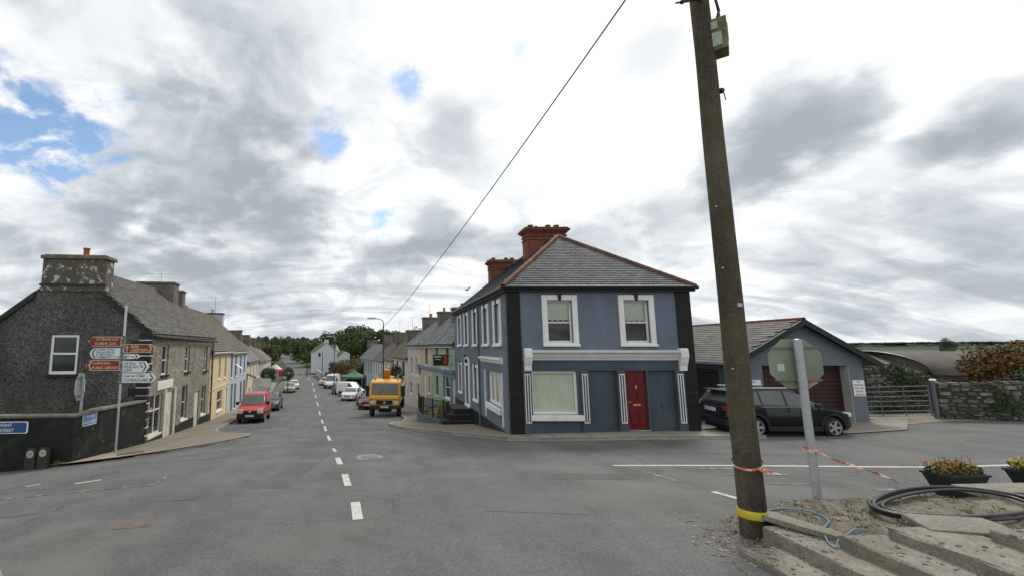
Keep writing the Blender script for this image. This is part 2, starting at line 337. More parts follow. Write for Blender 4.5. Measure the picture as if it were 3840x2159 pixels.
def kerb(parent, line, h=.12, w=.13, seg=.95, drop=None):
    """kerb stones one after the other along a polyline, the paving on its left"""
    pts = [np.array(p, float) for p in line]; L_ = [0]
    for a, b in zip(pts, pts[1:]): L_.append(L_[-1] + np.linalg.norm(b - a))
    n = max(1, int(L_[-1] / seg)); P = lambda s: np.array([np.interp(s, L_, [p[0] for p in pts]), np.interp(s, L_, [p[1] for p in pts])])
    for i in range(n):
        a, b = P(L_[-1] * i / n + .006), P(L_[-1] * (i + 1) / n - .006); d = (b - a) / np.linalg.norm(b - a); nn = np.array([-d[1], d[0]]) * w
        mb = MB(); c = (a + b) / 2; hh = h if not drop else h * drop((i + .5) / n)
        q = []
        for p in (a, b, b + nn, a + nn): q.append((p[0], p[1], g1(*p) - .1))
        for p in (a + nn * .12, b + nn * .12, b + nn, a + nn): q.append((p[0], p[1], g1(*p) + hh + random.uniform(-.004, .004)))
        mb.add(q, [(0, 3, 2, 1), (4, 5, 6, 7), (0, 1, 5, 4), (1, 2, 6, 5), (2, 3, 7, 6), (3, 0, 4, 7)])
        mb.build('kerb_stone', kerbM, parent)
# --- right hand pavement round the blue house
RK = [(22.0, 14.9), (15.5, 15.0), (12.2, 14.75), (10, 14.72), (7, 14.6), (5, 14.62), (3.9, 15.0), (3.05, 16.6), (2.2, 18.3), (1.4, 20.2), (.75, 21.8), (.25, 23.6), (.15, 24.6), (.35, 25.5), (.9, 26.2), (1.2, 28.5), (.9, 33), (0, 39), (-1.5, 48), (-3.4, 60), (-6, 75), (-9.2, 95)]
RI = [(22.0, 18.2), (15.5, 18.2), (12.2, 18.2), (10, 16.3), (7, 16.3), (5, 16.3), (4.6, 16.4), (4.5, 17.6), (4.5, 19), (4.5, 20.6), (4.5, 22), (4.5, 23.8), (4.5, 24.8), (4.5, 25.7), (4.5, 26.4), (4.5, 28.7), (4.0, 33), (3.1, 39), (1.8, 48), (0, 60), (-2.2, 75), (-5.2, 95)]
rp = strip('pavement_right', RI[2:16], RK[2:16], .105, paveM, 5, 9)
rp2 = strip('pavement_right_street', RI[15:], RK[15:], .105, paveC, 5, 4)
# concrete bays in front of the shopfront
strip('pavement_shopfront', [(11.7, 16.3), (9.2, 16.3), (6.6, 16.3), (4.9, 16.3)], [(11.9, 14.86), (9.4, 14.82), (6.7, 14.75), (4.9, 14.8)], .112, paveC, 4, 5)
for xa, xb in ((9.2, 9.4), (6.6, 6.7), (5.6, 5.45)):
    strip('pavement_joint', [(xa - .02, 16.25), (xa + .02, 16.25)], [(xb - .02, 14.85), (xb + .02, 14.85)], .116, mat('joint_dirt', (.07, .068, .06), .95), 1, 8, parent=rp)
kerb(rp, RK[2:16][::-1], .115, seg=1.0); kerb(rp2, RK[15:19][::-1], .115, seg=1.2)
strip('forecourt', [(20.2, 18.2), (18.8, 18.2), (15.5, 18.2), (13.5, 18.2), (11.9, 19.5)], [(20.0, 17.55), (18.0, 15.9), (15.5, 15.5), (13.5, 15.4), (12.1, 15.3)], .03, paveC, 4, 5)
strip('driveway', [(24, 19.5), (20.0, 19.5)], [(23, 17.3), (19.0, 17.0)], .012, mat('gravel_drive', (.21, .19, .15), .95, .2, 2, bump=.5, bscale=40, speck=.25, sscale=40), 5, 5)
strip('yard', [(13.6, 30), (13.6, 15.4)], [(11, 30), (11, 15.4)], .02, paveC, 8, 3)
# --- left hand pavement in front of the stone house, building out at the corner
LK = [(-11.35, 14.95), (-10.0, 14.98), (-8.75, 15.25), (-7.7, 16.0), (-6.85, 17.3), (-6.3, 18.8), (-6.05, 20.3), (-6.1, 21.1), (-6.9, 21.9), (-8.2, 23.0), (-9.0, 24.4), (-9.45, 27), (-10.0, 31), (-10.8, 36), (-12.2, 44), (-15, 58), (-18.5, 75), (-22, 92)]
LI = [(-11.36, 15.02), (-10.4, 15.25), (-10.35, 16), (-10.36, 17), (-10.4, 18), (-10.45, 19.0), (-10.5, 20), (-10.6, 21), (-10.7, 22), (-10.9, 23.8), (-11.0, 25), (-11.2, 27), (-11.8, 31), (-12.7, 36), (-14.1, 44), (-16.6, 58), (-20, 75), (-23.6, 92)]
lp = strip('pavement_left', LI[:14], LK[:14], .10, paveM, 6, 9)
strip('pavement_left_street', LI[13:], LK[13:], .10, paveC, 4, 4)
kerb(lp, LK[:14], .108, seg=1.0, drop=lambda t: .15 + .85 * min(1, max(0, (t - .08) / .16)))
strip('pavement_left_corner', LI[:4], [(-11.2, 14.99), (-10.0, 15.02), (-8.85, 15.35), (-7.95, 16.1)], .107, paveL, 6, 6)
# cast iron cover in the pavement
mb = MB(); cvx = [(-9.15, 15.75), (-8.35, 16.05), (-8.75, 16.75), (-9.55, 16.45)]
mb.prism([(x, y, g1(x, y) + .10) for x, y in cvx], (0, 0, .016)); o = mb.build('access_cover', mat('rusty_iron', (.10, .075, .055), .8, .25, 6, bump=.4, bscale=60)); tag(o, 'rectangular rusty iron cover in the pale corner pavement by the signpost', 'cover')
# kerb side drain & verge seams
def decal(name, pts, dz=.006, m=paintW, n=1, parent=road):
    """flat marking on the road, subdivided so that it follows the slope"""
    mb = MB(); a, b, c, d = [np.array(p, float) for p in pts]; r = []
    for i in range(n + 1):
        t = i / n; p = a * (1 - t) + b * t; q = d * (1 - t) + c * t
        r.append([(*(p * (1 - s) + q * s), g1(*(p * (1 - s) + q * s)) + dz) for s in (0, .5, 1)])
    mb.loft(r, closed=False, caps=False); return mb.build(name, m, parent)

DASH = [((-.42, 7.14), (-.52, 8.01), .16), ((-.73, 9.07), (-.89, 10.1), .14), ((-1.1, 11.22), (-1.27, 12.2), .14), ((-1.44, 13.3), (-1.6, 14.06), .11), ((-2.02, 16.7), (-2.4, 19.06), .14), ((-2.8, 21.57), (-3.28, 24.6), .15),
        ((-3.67, 26.79), (-4.21, 30.15), .14), ((-4.85, 33.84), (-5.55, 38.2), .15), ((-6.45, 43.6), (-7.4, 49.06), .16), ((-8.54, 55.97), (-9.63, 62.3), .17), ((-10.94, 69.7), (-12.05, 76.1), .2), ((-13.66, 85.3), (-14.85, 92.1), .2), ((-17.4, 104), (-20, 114), .2), ((-22.2, 123), (-24.8, 134), .2)]
for (a, b, w) in DASH:
    w = w * (.78 if a[1] > 12.5 else 1)
    a, b = np.array(a), np.array(b); d = (b - a) / np.linalg.norm(b - a); n_ = np.array([d[1], -d[0]]) * w / 2
    decal('centre_line_dash', [a - n_, b - n_, b + n_, a + n_], .007, paintW, max(1, int(np.linalg.norm(b - a) / .7)))
def line(name, a, b, w, m, dz=.007):
    a, b = np.array(a, float), np.array(b, float); d = (b - a) / np.linalg.norm(b - a); n_ = np.array([d[1], -d[0]]) * w / 2
    return decal(name, [a - n_, b - n_, b + n_, a + n_], dz, m, max(1, int(np.linalg.norm(b - a) / .7)))
line('stop_line', (5.2, 10.62), (16, 10.98), .12, paintW); line('edge_line', (5.42, 10.4), (5.79, 9.1), .09, paintOld)
line('edge_line', (5.9, 8.45), (6.03, 8.03), .12, paintW)
line('worn_line', (6.9, 10.35), (8.1, 10.4), .08, paintOld); line('worn_line', (7.1, 9.8), (8.5, 9.85), .09, paintOld); line('worn_line', (8.4, 9.85), (8.0, 10.3), .07, paintOld)
line('worn_line', (7.0, 9.1), (8.4, 9.05), .07, paintOld); line('worn_line', (9.1, 8.7), (9.9, 8.75), .14, paintOld)
line('worn_line', (-13, 8.9), (-4.98, 10.02), .06, paintOld); line('worn_line', (-4.98, 10.0), (-5.1, 11.0), .05, paintOld)
line('worn_line', (-10.5, 9.9), (-7.6, 10.45), .05, paintOld); line('worn_line', (-7.15, 10.75), (-6.7, 11.0), .12, paintW); line('worn_line', (-8.4, 10.9), (-8.2, 11.1), .1, paintW)
line('worn_line', (-5.3, 13.3), (-4.7, 13.6), .1, paintOld); line('worn_line', (1.6, 13.4), (2.3, 13.5), .1, paintOld)
for a, b in (((-4.6, 45), (-3.0, 45.4)), ((-4.9, 41), (-4.1, 41.2)), ((-8.8, 47), (-7.9, 47.2)), ((-3.2, 36), (-2.5, 36.2)), ((-8.2, 41.5), (-9.4, 41.2)), ((-9.1, 52), (-11.5, 51.8)), ((-1.9, 43.5), (-1.5, 46.5)), ((-2.3, 46.5), (-2.0, 48.5)), ((-7.5, 33.5), (-6.6, 33.7))):
    line('worn_line', a, b, .16, paintOld)
# repairs in the tarmac
decal('tarmac_patch', [(-9.5, 7.9), (-6.4, 8.15), (-6.1, 8.3), (-9.5, 8.35)], .004, asphalt_new, 4)
decal('tarmac_patch', [(-3.95, 8.55), (-3.5, 8.6), (-3.48, 8.72), (-3.95, 8.7)], .004, asphalt_new, 1)
decal('tarmac_patch', [(-4.15, 7.15), (-3.6, 7.2), (-3.7, 7.5), (-4.2, 7.45)], .004, mat('rusty_patch', (.12, .09, .075), .9, .25, 6, speck=.3), 1)
decal('tarmac_patch', [(-1.15, 11.5), (.15, 11.6), (.25, 12.45), (-.9, 12.4)], .004, mat('asphalt_pale', (.106, .107, .105), .9, .1, 2, speck=.25, sscale=90), 2)
decal('tarmac_patch', [(-7.5, 3.9), (-4.7, 4.6), (-4.35, 5.5), (-4.75, 5.9), (-7.5, 6.2)][:4], .004, mat('gravel_patch', (.22, .20, .17), .95, .2, 6, bump=.5, bscale=40, speck=.3, sscale=30), 3)
mb = MB(); mb.lathe([(.05, .010), (.34, .010), (.36, .004), (.36, -.03)], (-.42, 12.05, g1(-.42, 12.05) + .008), 24)
for k in range(5): mb.box(-.42 - .22, -.42 + .22, 12.05 - .17 + k * .08, 12.05 - .15 + k * .08, g1(-.42, 12.05) + .01, g1(-.42, 12.05) + .024)
o = mb.build('manhole_cover', mat('worn_iron', (.21, .21, .21), .65, .2, 8, metal=.2)); tag(o, 'round pale manhole cover in the tarmac beside the centre line', 'manhole cover')

seamM = mat('tar_seam', (.075, .076, .077), .8, .2, 5)
for a, b, w in (((-6.0, 22.5), (1.0, 21.9), .10), ((-8, 26.0), (-.3, 26.4), .07), ((-3.6, 17.0), (-6.8, 34), .035), ((1.4, 17.2), (-1.4, 27), .035)):
    line('tar_seam', a, b, w, seamM, .005)

for q, m_ in (([(1.6, 7.4), (3.1, 7.2), (3.3, 8.3), (1.8, 8.5)], 'asphalt_pale'), ([(-2.6, 9.2), (-1.9, 9.1), (-1.5, 12.9), (-2.2, 13.0)], 'asphalt_patch'), ([(3.2, 9.4), (4.9, 9.3), (5.0, 9.75), (3.3, 9.9)], 'asphalt_patch'), ([(-6.3, 13.2), (-4.9, 13.4), (-5.0, 14.2), (-6.4, 14.0)], 'asphalt_pale'), ([(8.5, 12.2), (11.8, 12.3), (11.8, 12.9), (8.5, 12.8)], 'asphalt_pale'), ([(.3, 15.2), (1.2, 15.1), (.2, 19.4), (-.6, 19.5)], 'asphalt_patch'), ([(-7.6, 25), (-6.2, 25.1), (-6.9, 30), (-8.2, 30)], 'asphalt_patch'), ([(-3.0, 36), (-1.9, 36.2), (-3.2, 44), (-4.2, 44)], 'asphalt_pale')):
    decal('tarmac_patch', q, .0035, MATS[m_], 5)
# ------------------------------------------------------------------ building helpers
def frame(O, ex, en):
    O, ex, en = Vector(O), Vector(ex), Vector(en)
    return lambda a, d, z: O + ex * a + en * d + Vector((0, 0, z))
def wall_holes(mb, fr, a0, a1, z0, z1, holes, rev=.14, d0=0.):
    """facade with real openings and their reveals"""
    xs = sorted({a0, a1, *[v for h in holes for v in h[:2]]}); zs = sorted({z0, z1, *[v for h in holes for v in h[2:4]]})
    for i in range(len(xs) - 1):
        for j in range(len(zs) - 1):
            cx_, cz_ = (xs[i] + xs[i + 1]) / 2, (zs[j] + zs[j + 1]) / 2
            if any(h[0] < cx_ < h[1] and h[2] < cz_ < h[3] for h in holes): continue
            mb.quad(fr(xs[i], d0, zs[j]), fr(xs[i + 1], d0, zs[j]), fr(xs[i + 1], d0, zs[j + 1]), fr(xs[i], d0, zs[j + 1]))
    for h in holes:
        x0, x1, b, t = h[:4]; r = d0 + (h[4] if len(h) > 4 else rev)
        mb.quad(fr(x0, d0, b), fr(x0, r, b), fr(x0, r, t), fr(x0, d0, t)); mb.quad(fr(x1, d0, b), fr(x1, r, b), fr(x1, r, t), fr(x1, d0, t))
        mb.quad(fr(x0, d0, t), fr(x1, d0, t), fr(x1, r, t), fr(x0, r, t)); mb.quad(fr(x0, d0, b), fr(x1, d0, b), fr(x1, r, b), fr(x0, r, b))
def sash(parent, fr, a0, a1, z0, z1, rev=.12, fm=None, bar=.055, mid=.5, sill=None, sillm=None, pm=None, curtain=None, mull=0, door=False, sillh=.09):
    fm = fm or white; f = MB(); d0, d1 = rev - .03, rev + .05
    f.fbox(fr, a0, a0 + bar, d0, d1, z0, z1); f.fbox(fr, a1 - bar, a1, d0, d1, z0, z1)
    f.fbox(fr, a0 + bar, a1 - bar, d0, d1, z1 - bar, z1); f.fbox(fr, a0 + bar, a1 - bar, d0, d1, z0, z0 + bar * 1.3)
    if mid: zm = z0 + (z1 - z0) * mid; f.fbox(fr, a0 + bar, a1 - bar, d0 + .01, d1, zm - bar * .4, zm + bar * .4)
    for k in range(mull): am = a0 + (a1 - a0) * (k + 1) / (mull + 1); f.fbox(fr, am - bar * .4, am + bar * .4, d0 + .012, d1 - .004, z0 + bar, z1 - bar)
    w = f.build('window', fm, parent)
    g = MB(); e = .02; g.quad(fr(a0 + e, rev + .02, z0 + e), fr(a1 - e, rev + .02, z0 + e), fr(a1 - e, rev + .02, z1 - e), fr(a0 + e, rev + .02, z1 - e)); g.build('pane', pm or glass, w)
    if sill: s = MB(); s.fbox(fr, a0 - .07, a1 + .07, -sill, rev - .02, z0 - sillh, z0 + .004); s.build('sill', sillm or whitesill, w)
    if pm in (cglass, dglass):
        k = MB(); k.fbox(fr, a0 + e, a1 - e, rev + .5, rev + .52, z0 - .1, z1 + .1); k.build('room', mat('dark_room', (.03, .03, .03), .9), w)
        if curtain: curtain(w, fr, a0 + bar, a1 - bar, z0 + bar, z1 - bar, rev + .06)
    return w
def pleats(m, frac0=0., frac1=1., n=14, amp=.02, scallop=0.):
    def f(w, fr, a0, a1, z0, z1, d):
        mb = MB(); N_ = n * 4; zb = z0 + (z1 - z0) * frac0; zt = z0 + (z1 - z0) * frac1; r = []
        for i in range(N_ + 1):
            a = a0 + (a1 - a0) * i / N_; y = d + amp * math.sin(i / N_ * n * 2 * math.pi); s = scallop * abs(math.sin(i / N_ * 4 * math.pi)); r.append([fr(a, y, zb + s), fr(a, y, zt)])
        mb.loft(r, closed=False, caps=False); mb.build('curtain', m, w, smooth=180)
    return f
def slates(root_roof, O, eu, ev, inside, umax, vmax, sw, sh, m, nmax=300, M0=None, u0=0., lift=.012, thick=.012, vstart=0.):
    """courses of slates on a roof plane: the nearest nmax as parts, the rest joined"""
    O, eu, ev = Vector(O), Vector(eu).normalized(), Vector(ev).normalized(); en = eu.cross(ev).normalized()
    if en.z < 0: en = -en
    me = bpy.data.meshes.new('slate'); a, h_ = sw / 2 - .004, sh * 1.32; q = MB()
    q.box(-a, a, 0, h_, 0, thick); me.from_pydata(q.v, [], q.f); me.materials.append(m)
    items = []; nv = int(vmax / sh) + 1
    for j in range(nv):
        v = vstart + j * sh; nu = int((umax - u0) / sw) + 2
        for i in range(nu):
            u = u0 + (i + (.5 if j % 2 else 0.)) * sw + random.uniform(-.006, .006)
            if not inside(u, v + sh * .5): continue
            items.append((u, v + random.uniform(-.008, .008)))
    t = math.atan2(thick * 1.35, sh); ev2 = (ev * math.cos(t) - en * math.sin(t)); en2 = (en * math.cos(t) + ev * math.sin(t))
    mats_ = []
    Mw = M0 or Matrix.Identity(4)
    for u, v in items:
        p = O + eu * u + ev * v + en * (lift + thick * 1.4); w = random.uniform(-.012, .012); e1 = (eu + ev2 * w).normalized(); e2 = en2.cross(e1) if en2.cross(e1).dot(ev2) > 0 else -en2.cross(e1)
        mats_.append(((Mw @ p).length, basis(p, e1, e2, en2 if e1.cross(e2).dot(en2) > 0 else -en2)))
    mats_.sort(key=lambda t_: t_[0])
    for d_, M in mats_[:nmax]:
        o = bpy.data.objects.new('slate', me); col.objects.link(o); o.parent = root_roof; o.matrix_local = M
    if len(mats_) > nmax:
        b = MB()
        for d_, M in mats_[nmax:]: b.add([M @ Vector(v) for v in q.v], q.f)
        b.build('slates', m, root_roof, kind='stuff')
def chimney(parent, x0, x1, y0, y1, z0, z1, m, capm=None, pots=(), potm=None, cap=.07, caph=.12, name='chimney', mm=None):
    b = MB(); b.box(x0, x1, y0, y1, z0, z1 - caph)
    c = b.build(name, m, parent)
    k = MB(); k.box(x0 - cap, x1 + cap, y0 - cap, y1 + cap, z1 - caph, z1 - .02); k.box(x0 - cap * .4, x1 + cap * .4, y0 - cap * .4, y1 + cap * .4, z1 - .02, z1 + .02); k.build('cap', capm or m, c, bevel=.015)
    for px in pots:
        p = MB(); cx_ = x0 + (x1 - x0) * px; cy_ = (y0 + y1) / 2
        p.lathe([(.11, z1), (.13, z1 + .05), (.11, z1 + .08), (.095, z1 + .28), (.125, z1 + .31), (.125, z1 + .36), (.08, z1 + .36), (.08, z1 + .2)], (cx_, cy_, 0), 12); p.build('chimney_pot', potm or terra, c, smooth=40)
    return c
terra = mat('terracotta', (.40, .12, .06), .85, .2, 8)
buff = mat('buff_clay', (.45, .32, .14), .85, .2, 8)
render_grey = mat('chimney_render', (.145, .135, .115), .95, .25, 2.5, bump=.4, bscale=25, speck=.2, sscale=40, stain=[((.10, .095, .05), 3, .5, .75)])
def terrace(name, label, A, B, depth, z0, ze, rise, wm, rm, wins=(), doors=(), fm=None, sillm=None, group=None, trim=None, slate_n=None, ov=.18, sw=.3, sh=.2, plinth=None, mid=.5, cat='house', gable_m=None, fascia=None):
    """gabled house: A-B is the street front, inwards is to the left of it; heights are world heights"""
    A, B = Vector((*A, 0)), Vector((*B, 0)); Wd = (B - A).length; d = (B - A) / Wd; rz = math.atan2(d.y, d.x)
    r = thing(name, label, cat, (A.x, A.y, z0), rz, group); h = lambda z: z - z0
    fr = frame((0, 0, -z0), (1, 0, 0), (0, 1, 0)); holes = [(*w[:4],) for w in wins] + [(*w[:4],) for w in doors]
    mb = MB(); wall_holes(mb, fr, 0, Wd, z0 - 1, ze, holes, .12)
    zr = ze + rise
    mb.quad(fr(0, depth, z0 - 1), fr(Wd, depth, z0 - 1), fr(Wd, depth, ze), fr(0, depth, ze))
    for a in (0, Wd):
        mb.quad(fr(a, 0, z0 - 1), fr(a, depth, z0 - 1), fr(a, depth, ze), fr(a, 0, ze)); mb.add([fr(a, 0, ze), fr(a, depth, ze), fr(a, depth / 2, zr)], [(0, 1, 2)])
    mb.build('wall', wm, r)
    for w in wins: sash(r, fr, *w[:4], rev=.1, fm=w[4] if len(w) > 4 else fm, sill=.06, sillm=sillm, mid=mid)
    for w in doors:
        b = MB(); b.fbox(fr, w[0], w[1], .08, .13, w[2], w[3]); b.fbox(fr, w[0] + .12, w[1] - .12, .065, .08, w[2] + .15, (w[2] + w[3]) / 2 - .05); b.fbox(fr, w[0] + .12, w[1] - .12, .065, .08, (w[2] + w[3]) / 2 + .1, w[3] - .15); b.build('door', w[4] if len(w) > 4 else white, r)
    # roof slab
    sl = math.atan2(rise, depth / 2); c, s = math.cos(sl), math.sin(sl); t = .1; b = MB()
    e = ov * math.tan(sl)
    P = lambda a, y, z: fr(a, y, z)
    for sgn in (0, 1):
        y0_ = -ov if not sgn else depth + ov; ym = depth / 2
        b.prism([P(-.03, y0_, ze - e + .02), P(Wd + .03, y0_, ze - e + .02), P(Wd + .03, ym, zr + .02), P(-.03, ym, zr + .02)], (0, 0, t))
    ro = b.build('roof', rm, r)
    k = MB(); k.tube([P(-.04, depth / 2, zr + t + .02), P(Wd + .04, depth / 2, zr + t + .02)], .09, 8); k.build('ridge_tile', rm, ro)
    g = MB(); g.tube([P(0, -ov - .03, ze - e + .02), P(Wd, -ov - .03, ze - e + .02)], .06, 8); g.build('gutter', fascia or blackmetal, r)
    f2 = MB(); f2.fbox(fr, 0.01, Wd - .01, -ov + .02, -ov + .05, ze - e - .12, ze - e + .02); f2.build('fascia', fascia or white, r)
    if plinth: b = MB(); b.fbox(fr, .0, Wd, -.025, 0.002, z0 - 1, plinth[0]); b.build('plinth', plinth[1], r)
    if slate_n is not None:
        M0 = Matrix.Translation((A.x, A.y, z0)) @ Matrix.Rotation(rz, 4, 'Z'); Ls = math.hypot(depth / 2 + ov, rise + e)
        slates(ro, P(0, -ov - .02, ze - e + .02 + t), (1, 0, 0), (0, c, s), lambda u, v: 0 <= u <= Wd and v < Ls - .03, Wd, Ls, sw, sh, rm, slate_n, M0)
    return r, fr, ro
slateA = slate('slate_blue', (.060, .066, .073), .42)
slateB = slate('slate_brown', (.088, .083, .073), .34, moss=[((.12, .10, .05), 1.5, .55, .8)])
slateC = slate('slate_moss', (.085, .073, .055), .32, moss=[((.10, .085, .03), 1.2, .45, .7)])
slateD = slate('slate_grey', (.125, .128, .128), .28)
brickM = mat('red_brick', (.19, .068, .042), .9, .25, 5, bump=.4, bscale=22, speck=.25, sscale=26, grime=.3)
# ------------------------------------------------------------------ blue corner house
BX, BY, BZ = 4.38, 16.0, -2.93
bh = thing('corner_house', 'blue-grey two-storey corner house with white window surrounds and hipped slate roof', 'house', (BX, BY, BZ))
wallB = mat('blue_render', (.143, .172, .220), .85, .07, 1.5, bump=.18, bscale=50, grime=.18, streak=.11, speck=.05)
shopB = mat('dark_blue_render', (.066, .088, .108), .7, .06, 2, bump=.1, bscale=60, grime=.18, streak=.12)
quoinM = mat('black_quoin', (.009, .009, .010), .6, .3, 4, bump=.1, bscale=30, grime=.2)
jointM = mat('quoin_joint', (.07, .07, .07), .8)
BW, BD = 6.56, 12.6
ff = frame((-BX, 0, -BZ), (1, 0, 0), (0, 1, 0))       # front: a = world X, z = world Z
fs = frame((0, -BY, -BZ), (0, 1, 0), (1, 0, 0))       # street side: a = world Y
XR = BX + BW
upF = [(5.80, 6.70, .14, 1.66), (8.56, 9.46, .14, 1.66)]
loF = [(5.13, 6.75, -2.35, -.85), (7.14, 8.13, -3.6, -.83, .11), (8.46, 9.20, -2.86, -.83, .13), (9.26, 10.2, -3.6, -.83, .11)]
upS = [(c - .44, c + .44, .14, 1.66) for c in (17.5, 19.55, 21.87, 24.27, 26.5)]
loS = [(17.25, 19.5, -2.32, -1.0), (21.55, 22.42, -2.5, -1.0), (23.75, 24.75, -3.06, -1.0), (26.1, 26.97, -2.55, -1.05)]
mb = MB()
wall_holes(mb, ff, BX, XR, -.47, 2.0, upF, .15); wall_holes(mb, fs, BY, BY + BD, -5.2, 2.0, upS + loS, .16)
mb.quad(ff(XR, 0, -4.5), ff(XR, BD, -4.5), ff(XR, BD, 2), ff(XR, 0, 2)); mb.quad(ff(BX, BD, -5), ff(XR, BD, -5), ff(XR, BD, 2), ff(BX, BD, 2))
mb.add([ff(BX, BD, 2.0), ff(XR, BD, 2.0), ff((BX + XR) / 2, BD, 4.75)], [(0, 1, 2)])
mb.build('wall', wallB, bh)
mb = MB(); wall_holes(mb, ff, BX, XR, -4.2, -.47, loF, .15)
for h in (loF[1], loF[3]): mb.quad(ff(h[0], .11, -3.6), ff(h[1], .11, -3.6), ff(h[1], .11, h[3]), ff(h[0], .11, h[3]))
sf = mb.build('shopfront', shopB, bh)
# quoins: separate black blocks on a pale bed
def quoins(fr, a0, a1, zb, zt, n, parent, m, step=0., d=.035, alt=False, jm=jointM):
    b = MB(); b.fbox(fr, a0 + .004, a1 - .004, -d * .5, .01, zb, zt); bed = b.build('quoin_bed', jm, parent); hh = (zt - zb) / n
    for i in range(n):
        e = step if i % 2 else 0.
        b = MB(); b.fbox(fr, a0 + (e if alt else 0), a1 - (0 if alt else e), -d - .001 * (i % 3), .02, zb + i * hh + .008, zb + (i + 1) * hh - .008); b.build('quoin', m, parent, bevel=.006)
quoins(ff, BX - .036, BX + .45, -3.35, 1.97, 18, bh, quoinM); quoins(ff, XR - .5, XR + .03, -3.35, 1.97, 18, bh, quoinM)
for i in range(18):
    w = .34 if i % 2 else .2; hh = (1.97 + 3.35) / 18; b = MB(); b.fbox(fs, BY + .03, BY + w, -.028, .01, -3.35 + i * hh + .01, -3.35 + (i + 1) * hh - .01); b.build('quoin', mat('grey_quoin', (.10, .11, .125), .8, .1), bh, bevel=.006)
# plinth on the falling side street
b = MB(); b.fbox(fs, BY + .35, BY + BD - .01, -.03, .01, -5.2, -3.08); b.build('plinth', black, bh)
b = MB(); b.fbox(ff, BX + .46, XR - .52, -.03, .01, -4.2, -2.9); b.build('plinth', shopB, bh)
blindM = mat('cream_blind', (.74, .76, .60), .8, .06, 3); laceM = mat('lace_blind', (.78, .78, .66), .85, .1, 14, speck=.2, sscale=60)
def surround(fr, a0, a1, z0, z1, parent, key=True, o=.19, inset=True):
    b = MB(); b.fbox(fr, a0 - o, a0, -.05, .012, z0 - .12, z1 + o); b.fbox(fr, a1, a1 + o, -.05, .012, z0 - .12, z1 + o); b.fbox(fr, a0, a1, -.05, .012, z1, z1 + o); b.fbox(fr, a0, a1, -.05, .012, z0 - .12, z0)
    b.fbox(fr, a0 - o - .02, a1 + o + .02, -.1, -.051, z0 - .13, z0 - .05)
    s = b.build('surround', white, parent, bevel=.012)
    if key:
        c = (a0 + a1) / 2; k = MB(); k.prism([fr(c - .04, -.09, z1 - .01), fr(c + .04, -.09, z1 - .01), fr(c + .075, -.09, z1 + o + .06), fr(c - .075, -.09, z1 + o + .06)], fr(0, .1, 0) - fr(0, 0, 0)); k.build('keystone', black, parent)
for i, w in enumerate(upF):
    surround(ff, *w, bh); sash(bh, ff, *w, rev=.13, bar=.06, mid=.48, pm=cglass, curtain=pleats(laceM, .52 if i == 0 else .5, 1, 3, .006, .05))
for w in upS: surround(fs, *w, bh, o=.17); sash(bh, fs, *w, rev=.14, bar=.06, mid=.48)
sash(bh, ff, *loF[0], rev=.1, bar=.075, mid=0, pm=cglass, curtain=pleats(blindM, 0, 1, 17, .03))
b = MB(); b.fbox(ff, 5.05, 6.90, -.14, .1, -2.55, -2.36); b.build('sill', whitesill, bh, bevel=.02)
# shopfront cornice with end brackets
b = MB(); prof_ = [(0., -.47), (-.05, -.47), (-.07, -.40), (-.10, -.36), (-.14, -.24), (-.22, -.20), (-.22, -.13), (0., -.11)]
b.loft([[ff(a, d, z) for d, z in prof_] for a in (5.12, 10.42)]); b.build('cornice', mat('cornice_paint', (.60, .61, .59), .6, .06, 4, grime=.15), bh)
for c in (5.02, 10.50):
    b = MB(); prof2 = [(0., -.84), (-.08, -.84), (-.10, -.66), (-.16, -.55), (-.20, -.42), (-.23, -.36), (-.23, -.10), (-.15, -.05), (0., -.05)]
    b.loft([[ff(a, d, z) for d, z in prof2] for a in (c - .13, c + .13)]); b.build('bracket', white, bh, bevel=.012)
for c in (4.98, 7.0, 8.3, 10.36):
    b = MB(); b.fbox(ff, c - .15, c + .15, -.06, .01, -3.3, -.84); pl = b.build('pilaster', shopB, bh)
    b = MB()
    for s_ in (-.085, 0, .085): b.fbox(ff, c + s_ - .014, c + s_ + .014, -.085, -.055, -2.60, -.98)
    b.fbox(ff, c - .099, c + .099, -.084, -.056, -.98, -.945); b.fbox(ff, c - .099, c + .099, -.084, -.056, -2.635, -2.60)
    b.build('fluting', white, pl, bevel=.008)
# red door
redM = mat('red_door', (.135, .008, .012), .38, .08, 4, grime=.1)
b = MB(); b.fbox(ff, 8.46, 9.20, .085, .13, -2.86, -.83); dr = b.build('door', redM, bh)
for za, zb_ in ((-2.70, -2.2), (-1.90, -1.45), (-1.30, -.98)):
    for xa in (8.55, 8.87):
        b = MB(); b.fbox(ff, xa, xa + .24, .070, .086, za, zb_); b.fbox(ff, xa + .04, xa + .20, .060, .071, za + .05, zb_ - .05); b.build('panel', redM, dr, bevel=.008)
brass = mat('brass', (.55, .42, .12), .35, .1, 6, metal=.9)
b = MB(); b.fbox(ff, 8.70, 8.96, .055, .072, -2.06, -1.99); b.build('letterbox', brass, dr); b = MB(); b.fbox(ff, 8.80, 8.86, .05, .072, -1.47, -1.36); b.ball(ff(8.83, .05, -1.40), .035, 8, 6); b.build('knocker', chrome, dr)
b = MB(); b.tube([ff(8.53, .08, -1.92), ff(8.53, .03, -1.92), ff(8.62, .03, -1.92)], .012, 6); b.build('handle', brass, dr)
b = MB(); b.fbox(ff, 8.44, 9.22, -.02, .14, -2.98, -2.87); b.build('threshold', concrete, bh)
b = MB(); b.ball(ff(9.74, .11, -2.05), .09, 8, 6, (.6, .05, 1.6)); b.ball(ff(9.93, .11, -2.12), .05, 8, 6, (.6, .05, 1.2)); b.build('stain', mat('damp_stain', (.045, .06, .065), .9), sf)
